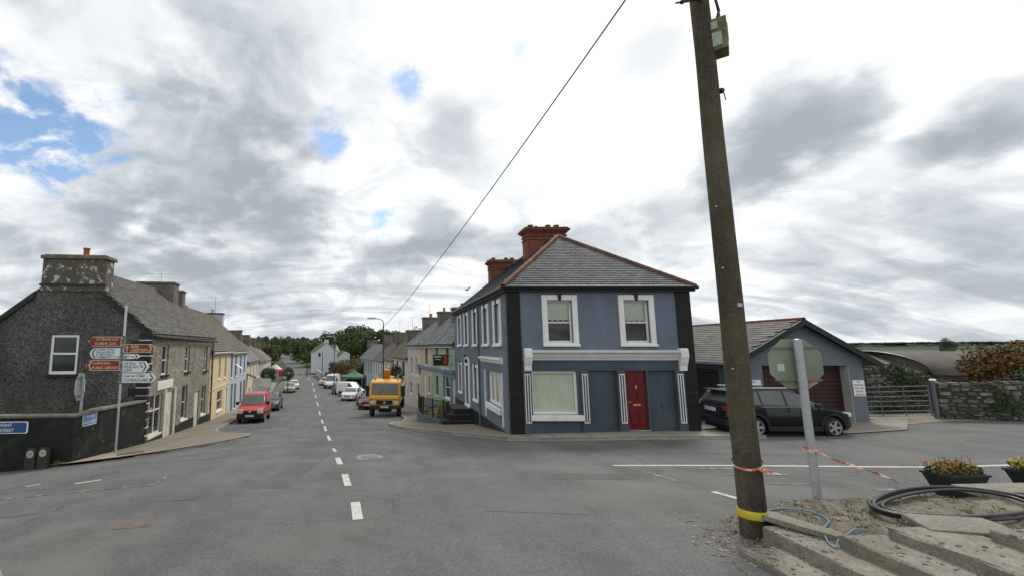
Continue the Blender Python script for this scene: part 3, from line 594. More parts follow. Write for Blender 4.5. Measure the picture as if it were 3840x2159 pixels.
# side: long window with shelf canopy, windows and panelled door with fanlight
b = MB(); prof3 = [(0., -.66), (-.06, -.64), (-.10, -.54), (-.16, -.50), (-.16, -.43), (0., -.41)]
b.loft([[fs(a, d, z) for d, z in prof3] for a in (16.85, 20.6)]); b.build('window_canopy', white, bh)
sash(bh, fs, *loS[0], rev=.12, bar=.08, mid=0, mull=2, pm=dglass, curtain=pleats(mat('pale_curtain', (.5, .55, .55), .8), 0, .9, 6, .03)); b = MB(); b.fbox(fs, 17.2, 19.6, -.12, .1, -2.56, -2.33); b.build('sill', whitesill, bh, bevel=.02)
for a in (16.98, 19.85): b = MB(); b.fbox(fs, a, a + .07, -.05, .01, -2.95, -.98); b.build('pilaster', white, bh)
for i in (1, 3): surround(fs, *loS[i], bh, o=.15); sash(bh, fs, *loS[i], rev=.14, bar=.06)
b = MB(); b.fbox(fs, 23.75, 24.75, .10, .15, -3.06, -1.0); d2 = b.build('door', mat('cream_door', (.55, .54, .47), .5, .06), bh)
for xa in (23.83, 24.29):
    for za, zb_ in ((-2.95, -2.2), (-2.05, -1.3)): b = MB(); b.fbox(fs, xa, xa + .38, .085, .101, za, zb_); b.build('panel', MATS['cream_door'], d2, bevel=.01)
surround(fs, 23.75, 24.75, -3.0, -1.0, bh, key=False, o=.16)
b = MB(); arc = [fs(24.25 + .66 * math.cos(t), -.06, -.88 + .36 * math.sin(t)) for t in np.linspace(0, math.pi, 13)]; b.prism(arc, (.07, 0, 0)); b.build('fanlight_surround', white, bh)
b = MB(); arc = [fs(24.25 + .46 * math.cos(t), -.075, -.84 + .24 * math.sin(t)) for t in np.linspace(0, math.pi, 13)]; b.prism(arc, (.02, 0, 0)); b.build('fanlight', glass, bh)
b = MB(); b.ball(fs(24.25, -.12, -.46), .07, 8, 6); b.build('lamp', black, bh, smooth=60)
# hipped roof
ov = .17; x0, x1, y0, y1 = BX - ov, XR + ov, BY - ov, BY + BD; xm = (x0 + x1) / 2; ze, zr = 2.13, 4.83; ya = BY + 3.35
lx = lambda x, y, z: Vector((x - BX, y - BY, z - BZ))
b = MB(); b.add([lx(x0, y0, ze), lx(x1, y0, ze), lx(x1, y1, ze), lx(x0, y1, ze), lx(xm, ya, zr), lx(xm, y1, zr)], [(0, 1, 4), (1, 2, 5, 4), (3, 0, 4, 5), (2, 3, 5), (0, 3, 2, 1)])
rf = b.build('roof', slateA, bh)
M0 = Matrix.Translation((BX, BY, BZ)); Lf = math.hypot(ya - y0, zr - ze); hw = xm - x0
slates(rf, lx(x0, y0, ze), (1, 0, 0), (0, ya - y0, zr - ze), lambda u, v: 0 <= v < Lf and hw * v / Lf - .02 < u < 2 * hw - hw * v / Lf + .02, 2 * hw, Lf, .285, .145, slateA, 300, M0)
Ls = math.hypot(hw, zr - ze)
slates(rf, lx(x0, y1, ze), (0, -1, 0), (hw, 0, zr - ze), lambda u, v: 0 <= v < Ls and u < (y1 - y0) - (ya - y0) * v / Ls + .02 and u > .05, y1 - y0, Ls, .285, .145, slateA, 0, M0)
hipM = mat('red_hip_tile', (.155, .072, .048), .85, .25, 5, isl=.2, grime=.25)
def hips(p, q, parent, m, seg=.42, r=.1, nm='hip_tile'):
    p, q = Vector(p), Vector(q); n = max(1, int((q - p).length / seg)); d = (q - p).normalized(); side = d.cross(Vector((0, 0, 1))).normalized(); up = side.cross(d).normalized()
    me = bpy.data.meshes.new(nm); k = MB(); l_ = (q - p).length / n
    k.loft([[(s_, r * math.cos(t), r * (.55 + .1 * (s_ > .01)) * math.sin(t)) if 0 <= t <= math.pi else (s_, r * math.cos(t) * .98, -.07) for t in np.linspace(-.5, math.pi + .5, 9)] for s_ in (0, l_ * 1.04)], closed=False, caps=False); k.quad((0, r, 0), (0, -r, 0), (0, -r, -.03), (0, r, -.03))
    me.from_pydata([tuple(v) for v in k.v], [], k.f); me.materials.append(m); me.polygons.foreach_set('use_smooth', [True] * len(me.polygons))
    for i in range(n): o = bpy.data.objects.new(nm, me); col.objects.link(o); o.parent = parent; o.matrix_local = basis(p + d * l_ * i + up * .045, d, side, up)
hips(lx(x0, y0, ze), lx(xm, ya, zr), rf, hipM); hips(lx(x1, y0, ze), lx(xm, ya, zr), rf, hipM); hips(lx(xm, ya, zr + .03), lx(xm, y1, zr + .03), rf, slateA, nm='ridge_tile')
b = MB(); b.tube([lx(x0 - .03, y0 - .05, ze - .03), lx(x1 + .05, y0 - .05, ze - .03)], .065, 8); b.tube([lx(x0 - .05, y0 - .05, ze - .03), lx(x0 - .05, y1, ze - .03)], .065, 8); b.build('gutter', blackmetal, bh, smooth=60)
b = MB(); b.box(x0 - BX + .02, x1 - BX, -ov + .02, .0, 1.97 - BZ, ze - BZ - .02); b.box(x0 - BX + .02, 0., 0., BD, 1.97 - BZ, ze - BZ - .02); b.build('soffit', black, bh)
b = MB(); b.tube([lx(x0 + .1, BY + 5.0, 2.0), lx(BX - .06, BY + 5.0, 1.9), lx(BX - .06, BY + 5.0, -3.9)], .04, 8); b.build('downpipe', mat('blue_pipe', (.12, .14, .17), .6), bh)
def brick_stack(cx_, cy_, zb, zt, wx, wy):
    b = MB(); L_ = lambda x_0, x_1, y_0, y_1, z_0, z_1: b.box(x_0 - BX, x_1 - BX, y_0 - BY, y_1 - BY, z_0 - BZ, z_1 - BZ)
    hx, hy = wx / 2, wy / 2; L_(cx_ - hx, cx_ + hx, cy_ - hy, cy_ + hy, zb, zt - .62)
    def ring(e, z0_, z1_): L_(cx_ - hx - e, cx_ + hx + e, cy_ - hy - e, cy_ + hy + e, z0_, z1_)
    ring(.04, zt - .62, zt - .56); ring(0, zt - .56, zt - .46); ring(.045, zt - .46, zt - .40); ring(.0, zt - .40, zt - .30); ring(.05, zt - .30, zt - .24); ring(.11, zt - .24, zt - .18); ring(.17, zt - .18, zt - .10); ring(.10, zt - .10, zt - .03)
    c = b.build('chimney', brickM, bh)
    m_ = MB()
    for k in range(90):
        m_.ball((cx_ - BX + random.uniform(-hx - .1, hx + .1), cy_ - BY + random.uniform(-hy - .1, hy + .1), zt - BZ - .04), random.uniform(.03, .09), 6, 4, (1, 1, .6), .25)
    m_.build('moss', mat('moss', (.075, .075, .022), .95, .3, 12, bump=.5, bscale=60), c, kind='stuff')
    for k in (-.34, .12, .34):
        p = MB(); p.lathe([(.12, zt - .1 - BZ), (.12, zt + .1 - BZ), (.14, zt + .12 - BZ), (.13, zt + .17 - BZ), (.06, zt + .17 - BZ)], (cx_ + k * wx - BX, cy_ - BY, 0), 10); p.build('chimney_pot', mat('mossy_pot', (.13, .09, .05), .95, .3, 8), c, smooth=50)
brick_stack(7.66, 21.1, 3.9, 5.66, 1.85, .75); brick_stack(7.5, 28.1, 3.2, 5.45, 1.75, .75)
# steps up to the side door
st = thing('door_steps', 'black stone steps up to the side door of the corner house', 'steps', (4.3, 24.25, -4.0))
sb = mat('black_step', (.022, .022, .024), .6, .2, 5)
for i, (xa, zt) in enumerate(((3.45, -3.12), (3.15, -3.38), (2.85, -3.66))):
    b = MB(); b.box(xa - 4.3, .05, -1.0 - .14 * i, .95, -.9, zt + 4.0 - .05); b.build('riser', sb, st); b = MB(); b.box(xa - .03 - 4.3, .05, -1.03 - .14 * i, .98, zt + 4.0 - .05, zt + 4.0); b.build('tread', mat('worn_tread', (.045, .045, .05), .5, .25, 6), st)
# ------------------------------------------------------------------ left: pebbledashed end house
LA, LD = Vector((-10.5, 20, 0)), Vector((-.105, .9945, 0)).normalized()
LZ = -4.25; LW = 10.3; LDp = 7.0; LE, LR = .60, 3.52
rzL = math.atan2(LD.y, LD.x)
lh = thing('pebbledash_house', 'dark pebbledashed end-of-terrace house with huge gable chimney and slate roof', 'house', (LA.x, LA.y, LZ), rzL)
dash_d = mat('dark_pebbledash', (.088, .088, .081), .95, .16, 1.2, bump=1., bscale=17, speck=.5, sscale=15, cells=(17, .45), grime=.42, voro=1, stain=[((.05, .05, .045), .7, .52, .75), ((.13, .128, .115), 1.1, .6, .8)])
dash_l = mat('tan_pebbledash', (.235, .218, .174), .95, .16, 1.2, bump=1., bscale=10, speck=.35, sscale=12, cells=(10, .34), grime=.3, voro=1, stain=[((.14, .13, .10), .8, .58, .8)])
lf = frame((0, 0, -LZ), (1, 0, 0), (0, 1, 0)); lg = frame((0, 0, -LZ), (0, 1, 0), (1, 0, 0))   # gable: a = depth from the street corner
LWu = [(1.5, 2.3, -1.35, .08), (4.75, 5.5, -1.38, .06), (8.25, 8.95, -1.5, .0)]
LWl = [(.42, 1.85, -4.0, -2.15), (4.55, 5.45, -3.9, -2.1), (8.1, 8.95, -4.15, -2.4)]
LDo = [(2.2, 3.3, -4.75, -2.15), (6.75, 7.65, -5.0, -2.6)]
mb = MB(); wall_holes(mb, lf, 0, LW, -6.4, LE, LWu + LWl + LDo, .14); mb.build('front_wall', dash_l, lh)
GW = (2.98, 4.12, -1.18, .52)
mb = MB(); wall_holes(mb, lg, 0, LDp, -6.4, LE, [GW], .14); mb.add([lg(0, 0, LE), lg(LDp, 0, LE), lg(LDp / 2, 0, LR)], [(0, 1, 2)])
mb.quad(lf(LW, 0, -6.4), lf(LW, LDp, -6.4), lf(LW, LDp, LE), lf(LW, 0, LE)); mb.add([lf(LW, 0, LE), lf(LW, LDp, LE), lf(LW, LDp / 2, LR)], [(0, 1, 2)]); mb.quad(lf(0, LDp, -6.4), lf(LW, LDp, -6.4), lf(LW, LDp, LE), lf(0, LDp, LE))
mb.build('gable_wall', dash_d, lh)
creamF = mat('cream_joinery', (.56, .55, .47), .6, .07, 4, grime=.15)
sash(lh, lg, *GW, rev=.06, bar=.10, mid=.52, sill=.12, sillm=black, sillh=.11)
for w in LWu: sash(lh, lf, *w, rev=.12, bar=.06, mid=.5, sill=.09, sillm=black)
sash(lh, lf, *LWl[0], rev=.1, bar=.08, mid=.6, mull=1, fm=creamF, sill=.05, sillm=creamF)
for w in LWl[1:]: sash(lh, lf, *w, rev=.12, bar=.06, mid=.5, sill=.06, fm=creamF)
for i, w in enumerate(LDo):
    b = MB(); b.fbox(lf, w[0], w[1], .07, .12, *w[2:]); d_ = b.build('door', creamF, lh)
    for k in (0, 1): b = MB(); b.fbox(lf, w[0] + .14 + k * .45 * (w[1] - w[0] - .2), w[0] + .14 + (k * .45 + .36) * (w[1] - w[0] - .2), .055, .071, w[2] + .3, w[3] - 1.1); b.build('panel', creamF, d_, bevel=.01)
for a in (2.0, 3.32): b = MB(); b.fbox(lf, a, a + .18, -.07, .05, -5.6, -2.05); b.build('pilaster', creamF, lh)
b = MB(); b.fbox(lf, 1.05, 3.0, -.06, .005, -2.02, -1.60); b.build('name_board', mat('blank_board', (.66, .65, .58), .6, .05), lh, bevel=.05)
b = MB(); b.fbox(lf, .0, 2.0, -.03, .003, -6.4, -4.12); b.fbox(lf, 3.5, 6.7, -.03, .003, -6.4, -4.05); b.fbox(lf, 7.7, LW, -.03, .003, -6.4, -4.3); b.build('plinth', black, lh)
qj = mat('white_joint', (.6, .6, .58), .8)
n = 15; zb, zt = -4.55, .62; hh = (zt - zb) / n
for i in range(n):
    lo = i % 2; wg, wf = (.78, .16) if lo else (.46, .30); z0_, z1_ = zb + i * hh, zb + (i + 1) * hh
    b = MB(); b.fbox(lf, -.036, wf, -.036, wg, z0_ + .035, z1_ - .002); b.build('quoin', black, lh, bevel=.008)
    b = MB(); b.fbox(lf, -.041, .31, -.041, .46, z0_ - .004, z0_ + .036); b.build('quoin_joint', qj if i % 3 != 1 else mat('grey_joint', (.3, .3, .29), .8), lh)
b = MB(); b.fbox(lf, -.03, .9, -.03, .0, -6.4, -4.55); b.build('plinth', black, lh)
for i in range(12):
    b = MB(); hh2 = 4.9 / 12; b.fbox(lf, LW - (.3 if i % 2 else .18), LW - .002, -.03, .0, -4.3 + i * hh2 + .01, -4.3 + (i + 1) * hh2 - .01); b.build('quoin', black, lh)
sl = math.atan2(LR - LE, LDp / 2); ovl = .16; e = ovl * math.tan(sl); b = MB()
for y0_ in (-ovl, LDp + ovl): b.prism([lf(-.05, y0_, LE - e + .02), lf(LW + .02, y0_, LE - e + .02), lf(LW + .02, LDp / 2, LR + .02), lf(-.05, LDp / 2, LR + .02)], (0, 0, .09))
lr = b.build('roof', slateB, lh)
M0 = Matrix.Translation((LA.x, LA.y, LZ)) @ Matrix.Rotation(rzL, 4, 'Z'); Lsl = math.hypot(LDp / 2 + ovl, LR - LE + e)
slates(lr, lf(-.06, -ovl - .02, LE - e + .11), (1, 0, 0), (0, math.cos(sl), math.sin(sl)), lambda u, v: 0 <= u <= LW + .1 and v < Lsl - .02, LW, Lsl, .29, .165, slateB, 300, M0)
b = MB(); b.tube([lf(-.05, LDp / 2, LR + .12), lf(LW, LDp / 2, LR + .12)], .09, 8); b.build('ridge_tile', render_grey, lr)
for sgn, y0_ in ((1, -ovl), (-1, LDp + ovl)):
    ys_ = LDp / 2 - sgn * 1.42; f_ = abs(ys_ - y0_) / (LDp / 2 + ovl); zs_ = LE - e + (LR - LE + e) * f_
    b = MB(); b.prism([lf(-.09, y0_, LE - e - .16), lf(-.09, ys_, zs_ - .18), lf(-.09, ys_, zs_ + .10), lf(-.09, y0_, LE - e + .10)], (.05, 0, 0)); b.build('bargeboard', black, lh)
b = MB(); b.tube([lf(0, -ovl - .05, LE - e), lf(LW, -ovl - .05, LE - e - .12)], .06, 8); b.build('gutter', blackmetal, lh, smooth=60)
lich = mat('lichen_render', (.10, .092, .076), .95, .2, 2, bump=.5, bscale=20, speck=.2, sscale=30, stain=[((.46, .46, .42), 4.2, .555, .60), ((.085, .075, .04), 2.2, .5, .7)])
c = MB(); c.box(-.06, .68, 2.08, 4.74, LR - 1.1 - LZ, 3.86 - LZ); ch = c.build('chimney', lich, lh, bevel=.03)
c = MB(); c.box(-.14, .76, 1.98, 4.82, 3.86 - LZ, 4.02 - LZ); c.box(-.06, .68, 2.1, 4.72, 4.02 - LZ, 4.07 - LZ); c.build('cap', mat('lichen_cap', (.17, .155, .12), .95, .25, 3, bump=.5, bscale=18, speck=.2, sscale=25, stain=[((.11, .10, .055), 2, .45, .65)]), ch, bevel=.03)
c = MB(); c.lathe([(.12, 3.95 - LZ), (.12, 4.36 - LZ), (.14, 4.38 - LZ), (.14, 4.44 - LZ), (.07, 4.44 - LZ)], (.3, 3.15, 0), 12); c.build('chimney_pot', terra, ch, smooth=50)
b = MB(); b.fbox(lg, 2.05, 4.78, -.1, 0.02, 2.66, 2.76); b.build('flashing', black, lh)
chimney(lh, LW - .95, LW - .05, LDp / 2 - 1.05, LDp / 2 + 1.35, 2.4 - LZ, 4.2 - LZ, render_grey)
b = MB(); b.tube([lf(LW - .4, 3.5, 4.1), lf(LW - .4, 3.5, 4.9)], .02, 6); b.tube([lf(LW - .4, 2.9, 4.8), lf(LW - .4, 4.6, 4.8)], .012, 5)
for k in range(5): b.tube([lf(LW - .65, 2.95 + k * .35, 4.8), lf(LW - .15, 2.95 + k * .35, 4.8)], .008, 4)
b.build('aerial', galv, lh)
# ------------------------------------------------------------------ left: the row down the street
P2 = Vector((-11.5, 29.62, 0)); D2 = Vector((-.17, .985, 0)).normalized()
q2 = lambda s: tuple((P2 + D2 * s)[:2])
greyF = mat('dark_pane_frame', (.12, .13, .14), .6)
yel = mat('yellow_render', (.60, .50, .30), .85, .05, 1.5, grime=.1, streak=0.); lbl = mat('pale_blue_render', (.42, .455, .51), .85, .05, 1.5, grime=.1, streak=0.)
crm = mat('cream_render', (.58, .51, .36), .85, .06, 1.5, grime=.12, streak=0.); wht = mat('white_render', (.55, .55, .53), .85, .06, 1.5, grime=.15, streak=0.)
pinkr = mat('pinkish_render', (.46, .40, .34), .85, .06, 1.5, grime=.15); grn = mat('green_trim', (.10, .17, .13), .7)
yh, yfr, yro = terrace('terraced_house', 'pale yellow terraced house next to the pebbledashed house', q2(0), q2(7.55), 7.2, -5.1, -.28, 3.4, yel, slateC,
        [(2.85, 3.6, -2.3, -.75), (5.2, 5.9, -2.35, -.78), (2.7, 4.7, -4.6, -3.15)], [(5.75, 6.75, -5.5, -3.2, white)], fm=white, slate_n=0, sw=.34, sh=.24, fascia=mat('grey_fascia', (.42, .43, .42), .7))
b = MB(); b.fbox(yfr, 0, 7.55, -.03, .003, -2.95, -2.82); b.build('band', yel, yh)
chimney(yh, 3.6, 4.3, 2.9, 4.3, 3.0 - .3 + 5.1 - .6, 4.1 + 5.1, render_grey)
bl, bfr, bro = terrace('terraced_house', 'pale blue-grey terraced house with four tall upper windows, beside the yellow one', q2(7.6), q2(18.1), 7.2, -5.7, -.38, 3.4, lbl, slateC,
        [(.5, 1.25, -2.55, -.7), (2.75, 3.55, -2.55, -.72), (5.6, 6.45, -2.55, -.78), (8.1, 8.95, -2.6, -.78), (2.75, 3.7, -5.4, -3.2), (6.2, 7.2, -5.4, -3.3), (8.4, 9.5, -5.4, -3.3)], [(.9, 1.9, -5.9, -3.1, mat('blue_door', (.10, .15, .22), .5))], fm=greyF, slate_n=0, sw=.34, sh=.24, fascia=MATS['grey_fascia'])
b = MB(); b.prism([bfr(2.8, .0, -1.55), bfr(3.5, .0, -1.55), bfr(3.5, -.55, -1.95), bfr(2.8, -.55, -1.95)], (0, 0, .04)); b.build('open_sash', white, bl)
chimney(bl, 9.6, 10.35, 2.5, 4.7, 2.0 + 5.7, 3.45 + 5.7, lbl, black, (.3, .7), buff)
b = MB(); b.tube([bfr(10.2, 3.4, 3.4), bfr(10.2, 3.4, 5.4)], .03, 6); b.tube([bfr(10.2, 3.0, 5.0), bfr(10.2, 3.9, 5.0)], .015, 5); b.build('aerial', galv, bl)
cr_, cfr, cro = terrace('terraced_house', 'cream terraced house stepping down behind the direction sign', q2(18.2), q2(29.6), 6.8, -6.6, -1.62, 2.9, crm, slateD,
        [(a, a + .8, -3.75, -1.95) for a in (2.6, 5.6, 8.4, 10.2)] + [(2.2, 3.4, -5.9, -4.5), (6.2, 7.6, -5.9, -4.5)], [(4.5, 5.4, -6.4, -4.3)], fm=white, slate_n=0, sw=.4, sh=.28)
chimney(cr_, 10.5, 11.3, 2.2, 4.6, .8 + 6.6, 2.1 + 6.6, render_grey)
b = MB(); b.prism([cfr(-.1, -.9, -3.3), cfr(1.0, -.9, -3.3), cfr(1.0, 0, -2.9), cfr(-.1, 0, -2.9)], (0, 0, .12)); b.build('porch_roof', slateB, cr_)
s0 = 29.8
for i, (w, wm, rm, ze_, lab) in enumerate(((9, pinkr, slateC, -1.95, 'pinkish terraced house with brown slate roof beyond the cream one'), (11, wht, slateC, -2.2, 'white terraced house with brown slate roof halfway down the street'), (12, crm, slateD, -2.5, 'cream terraced house near the end of the left-hand row'), (14, wht, slateC, -2.6, 'last white house of the left-hand row by the striped canopy'))):
    zg = float(prof(P2.y + s0)) ; n_ = int(w / 3)
    off = Vector((-.04 * (i + 1), 0, 0)) * 12
    A_ = (P2 + D2 * s0 + off * (s0 - 29) / 40); B_ = (P2 + D2 * (s0 + w) + off * (s0 + w - 29) / 40)
    t_, f_, _ = terrace('terraced_house', lab, A_[:2], B_[:2], 6.6, zg - .2, ze_, 2.7, wm, rm, [(.9 + k * (w - 1) / n_, 1.7 + k * (w - 1) / n_, ze_ - 2.0, ze_ - .45) for k in range(n_)], [(w / 2, w / 2 + 1, zg, zg + 2.2)], fm=white)
    chimney(t_, w - .9, w - .1, 2.2, 4.4, ze_ + 1.7 - zg + .2, ze_ + 3.7 - zg + .2, render_grey)
    s0 += w + .1
# ------------------------------------------------------------------ right: pub and the row down the street
P3 = Vector((4.4, 28.75, 0)); D3 = Vector((-.15, .9887, 0)).normalized(); q3 = lambda s: tuple((P3 + D3 * s)[:2])
mint = mat('mint_render', (.29, .41, .305), .85, .06, 1.5, grime=.14); peach = mat('peach_render', (.47, .41, .32), .85, .06, 1.5, grime=.14); bluetrim = mat('blue_trim', (.13, .20, .28), .6, .08); wcr = mat('offwhite_render', (.50, .485, .44), .85, .06, 1.2, grime=.15, streak=0.)
def rrow(name, lab, s0, s1, depth, z0, ze, rise, wm, rm, wins, doors=(), **k):
    W_ = s1 - s0; fl = lambda w: (W_ - (w[1] - s0), W_ - (w[0] - s0), *w[2:])
    return terrace(name, lab, q3(s1), q3(s0), depth, z0, ze, rise, wm, rm, [fl(w) for w in wins], [fl(w) for w in doors], **k)
pb, pfr, pro = rrow('pub', 'mint green pub with blue shopfront trim beside the corner house', 0, 5.85, 4.8, -4.1, .22, 2.1, mint, slateD, [(1.3, 2.05, -1.15, -.02, bluetrim), (4.05, 4.75, -1.15, -.05, bluetrim), (4.05, 4.75, -3.5, -2.1, bluetrim), (1.15, 2.5, -3.4, -2.0, white)], [(.1, .75, -3.9, -1.9, mat('pale_door', (.45, .52, .62), .5))], slate_n=0, sw=.36, sh=.26, cat='pub')
b = MB(); b.fbox(pfr, 0, 5.8, -.16, .003, -1.72, -1.5); b.fbox(pfr, 3.2, 5.85, -.08, .003, -2.0, -1.74); b.build('shop_fascia', bluetrim, pb, bevel=.02)
for a in (3.22, 4.95): b = MB(); b.fbox(pfr, a, a + .16, -.05, .003, -3.9, -1.98); b.build('pilaster', bluetrim, pb)
for k in range(3): b = MB(); b.fbox(pfr, 3.5 + k * .7, 3.9 + k * .7, -.24, -.16, -1.5, -1.44); b.ball(pfr(3.7 + k * .7, -.24, -1.42), .05, 6, 5); b.build('spotlight', white, pb)
chimney(pb, .0, .55, 1.6, 3.2, 1.4 + 4.1, 3.0 + 4.1, render_grey, None, (.5,), terra)
ph, phf, phr = rrow('terraced_house', 'peach half of the pub terrace with one blue upper window', 5.9, 9.7, 4.8, -4.6, .18, 2.1, peach, slateD, [(7.15, 7.95, -1.42, -.03, bluetrim), (6.5, 7.2, -3.6, -2.2, white)], [(7.9, 8.6, -4.4, -2.2, white)], slate_n=0, sw=.36, sh=.26)
b = MB(); b.fbox(phf, -.05, 3.75, -.14, .003, -1.75, -1.55); b.prism([phf(-.12, -.25, -1.5), phf(.1, -.25, -1.5), phf(.06, -.1, -2.3), phf(-.06, -.1, -2.3)], phf(0, .2, 0) - phf(0, 0, 0)); b.build('shop_fascia', bluetrim, ph)
chimney(ph, -.3, .35, 1.6, 2.7, 1.4 + 4.6, 3.0 + 4.6, render_grey, None, (.5,), terra)
wh, whf, whr = rrow('terraced_house', 'off-white terraced house left of the pub, grey roof and big chimney', 9.75, 15.1, 4.8, -5.2, .18, 2.0, wcr, slateD, [(10.85, 11.7, -2.5, -.95, white), (12.9, 13.75, -2.5, -.95, white), (10.25, 11.3, -4.3, -3.15, white), (13.2, 14.2, -4.3, -3.2, white)], slate_n=0, sw=.36, sh=.26)
chimney(wh, -.2, .5, 1.5, 3.1, 1.3 + 5.2, 2.85 + 5.2, render_grey, None, (.2, .5, .8), terra)
ch_, chf, chr_ = rrow('terraced_house', 'low white terraced house with mossy brown roof behind the orange truck', 15.2, 23.3, 4.8, -5.6, -1.12, 2.1, wht, slateC, [(16.75, 18.1, -2.95, -1.5, greyF), (20.3, 21.4, -3.05, -1.5, greyF), (16.6, 18.1, -4.9, -3.65, greyF), (20.4, 21.3, -5.0, -3.7, greyF)], slate_n=0, sw=.4, sh=.3)
chimney(ch_, -.3, .5, 1.5, 3.2, .4 + 5.6, 1.9 + 5.6, render_grey)
c5, c5f, _ = rrow('terraced_house', 'narrow cream terraced house half hidden behind the dark bush', 23.4, 31, 4.8, -6.1, -1.6, 2.2, crm, slateC, [(25, 26, -3.6, -2.0), (28.5, 29.5, -3.6, -2.0)], slate_n=0, sw=.4, sh=.3)
chimney(c5, -.3, .5, 1.5, 3.2, .2 + 6.1, 1.9 + 6.1, render_grey)
c6, c6f, _ = rrow('terraced_house', 'white terraced house with long slate roof by the street lamp', 31.1, 42.2, 4.8, -6.5, -1.95, 2.2, wht, slateB, [(33 + k * 2.6, 33.9 + k * 2.6, -4.2, -2.4, greyF) for k in range(4)], [(36.5, 37.4, -6.6, -4.6)], slate_n=0, sw=.4, sh=.3)
chimney(c6, -.3, .5, 1.5, 3.2, 0 + 6.5, 1.85 + 6.5, render_grey)
c7, c7f, _ = rrow('terraced_house', 'pale blue end-of-terrace house behind the green gazebo', 42.3, 63.4, 4.8, -7.1, -2.1, 2.4, mat('sky_blue_render', (.33, .40, .44), .85, .06, 1.5, grime=.15), slateD, [(45 + k * 3.4, 46.2 + k * 3.4, -4.5, -2.55, greyF) for k in range(6)], slate_n=0, sw=.45, sh=.35)
chimney(c7, -.3, .6, 1.4, 3.4, -.2 + 7.1, 1.35 + 7.1, render_grey)
b = MB(); b.fbox(c7f, .05, 12, -.05, .003, -7.4, -5.0); b.build('shopfront', mat('teal_front', (.15, .22, .22), .7), c7)
# ------------------------------------------------------------------ garage
GX0, GX1, GY, GZ = 14.1, 19.0, 18.0, -2.95
ga = thing('garage', 'blue-grey garage with slate gable roof and brown roller door', 'garage', (GX0, GY, GZ))
gf = frame((-GX0, 0, -GZ), (1, 0, 0), (0, 1, 0)); gs = frame((0, -GY, -GZ), (0, 1, 0), (1, 0, 0)); GD = 9.0; gxm = (GX0 + GX1) / 2 + .05; gze, gzr = -.46, 1.0
wallG = mat('garage_render', (.135, .165, .185), .85, .07, 1.5, bump=.15, bscale=50, grime=.15)
gd = (14.98, 18.42, -4, -.74, .38)
mb = MB(); wall_holes(mb, gf, GX0, GX1, -4, gze, [gd]); mb.add([gf(GX0, 0, gze), gf(GX1, 0, gze), gf(gxm, 0, gzr)], [(0, 1, 2)])
sdoor = (19.2, 20.9, -4, -.95, .12)
wall_holes(mb, gs, GY, GY + GD, -4, gze, [sdoor]); mb.quad(gf(GX1, 0, -4), gf(GX1, GD, -4), gf(GX1, GD, gze), gf(GX1, 0, gze)); mb.quad(gf(GX0, GD, -4), gf(GX1, GD, -4), gf(GX1, GD, gze), gf(GX0, GD, gze)); mb.add([gf(GX0, GD, gze), gf(GX1, GD, gze), gf(gxm, GD, gzr)], [(0, 1, 2)])
mb.build('wall', wallG, ga)
b = MB(); b.fbox(gf, 18.40, 18.416, -.012, .40, -4, -.76); b.build('door_jamb', mat('jamb_paint', (.42, .44, .43), .8, .08, 2, grime=.2), ga)
brn = mat('brown_door', (.042, .019, .016), .5, .15, 3, isl=.06, grime=.15)
dd = None
for k in range(14):
    z_ = -3.05 + k * .166; b = MB(); b.fbox(gf, 14.97, 18.41, .33 + .004 * (k % 2), .40, z_ + .008, z_ + .158); b.build('door_slat', brn, ga, bevel=.012)
b = MB(); b.fbox(gf, 14.97, 18.41, .36, .41, -3.4, -.70); b.build('door_backing', black, ga)
for k in range(12):
    z_ = -3.0 + k * .17; b = MB(); b.fbox(gs, 19.2, 20.9, .08, .13, z_ + .006, z_ + .164); b.build('door_slat', brn, ga)
ogx, ogf = .5, .3; m1 = (gzr - gze) / (gxm - GX0); eL = gze - ogx * m1
b = MB()
for xa in (GX0 - ogx, GX1 + ogx): b.prism([gf(xa, -ogf, eL + .02), gf(gxm, -ogf, gzr + .02), gf(gxm, GD + .2, gzr + .02), gf(xa, GD + .2, eL + .02)], (0, 0, .07))
slateG = slate('garage_slate', (.115, .108, .098), .3); gr = b.build('roof', slateG, ga)
M0 = Matrix.Translation((GX0, GY, GZ)); Lg = math.hypot(gxm - GX0 + ogx, gzr - eL)
slates(gr, gf(GX0 - ogx, GD, eL + .09), (0, -1, 0), (gxm - GX0 + ogx, 0, gzr - eL), lambda u, v: 0 < u < GD + ogf - .12 and v < Lg - .02, GD + ogf, Lg, .34, .19, slateG, 300, M0)
hips(gf(gxm, -ogf, gzr + .07), gf(gxm, GD + .2, gzr + .07), gr, mat('red_ridge', (.16, .07, .055), .85, .2), nm='ridge_tile', r=.09)
for xa in (GX0 - ogx, GX1 + ogx):
    b = MB(); b.prism([gf(xa, -ogf - .04, eL - .12), gf(gxm, -ogf - .04, gzr - .14), gf(gxm, -ogf - .04, gzr + .10), gf(xa, -ogf - .04, eL + .10)], (0, .04, 0)); b.build('bargeboard', mat('dark_green_paint', (.012, .022, .022), .45), ga)
    b = MB(); b.prism([gf(xa, -ogf, eL - .0), gf(gxm, -ogf, gzr - .02), gf(gxm, 0, gzr - .02), gf(xa, 0, eL)], (0, 0, .018)); b.build('soffit', MATS['dark_green_paint'], ga)
b = MB(); b.tube([gf(GX0 - ogx - .05, -ogf, eL + .03), gf(GX0 - ogx - .05, GD, eL + .03)], .06, 8); b.build('gutter', blackmetal, ga); b = MB(); b.fbox(gs, GY, GY + GD, -.03, .003, gze - .1, gze - .02); b.build('fascia', mat('grey_white', (.5, .52, .52), .7), ga)
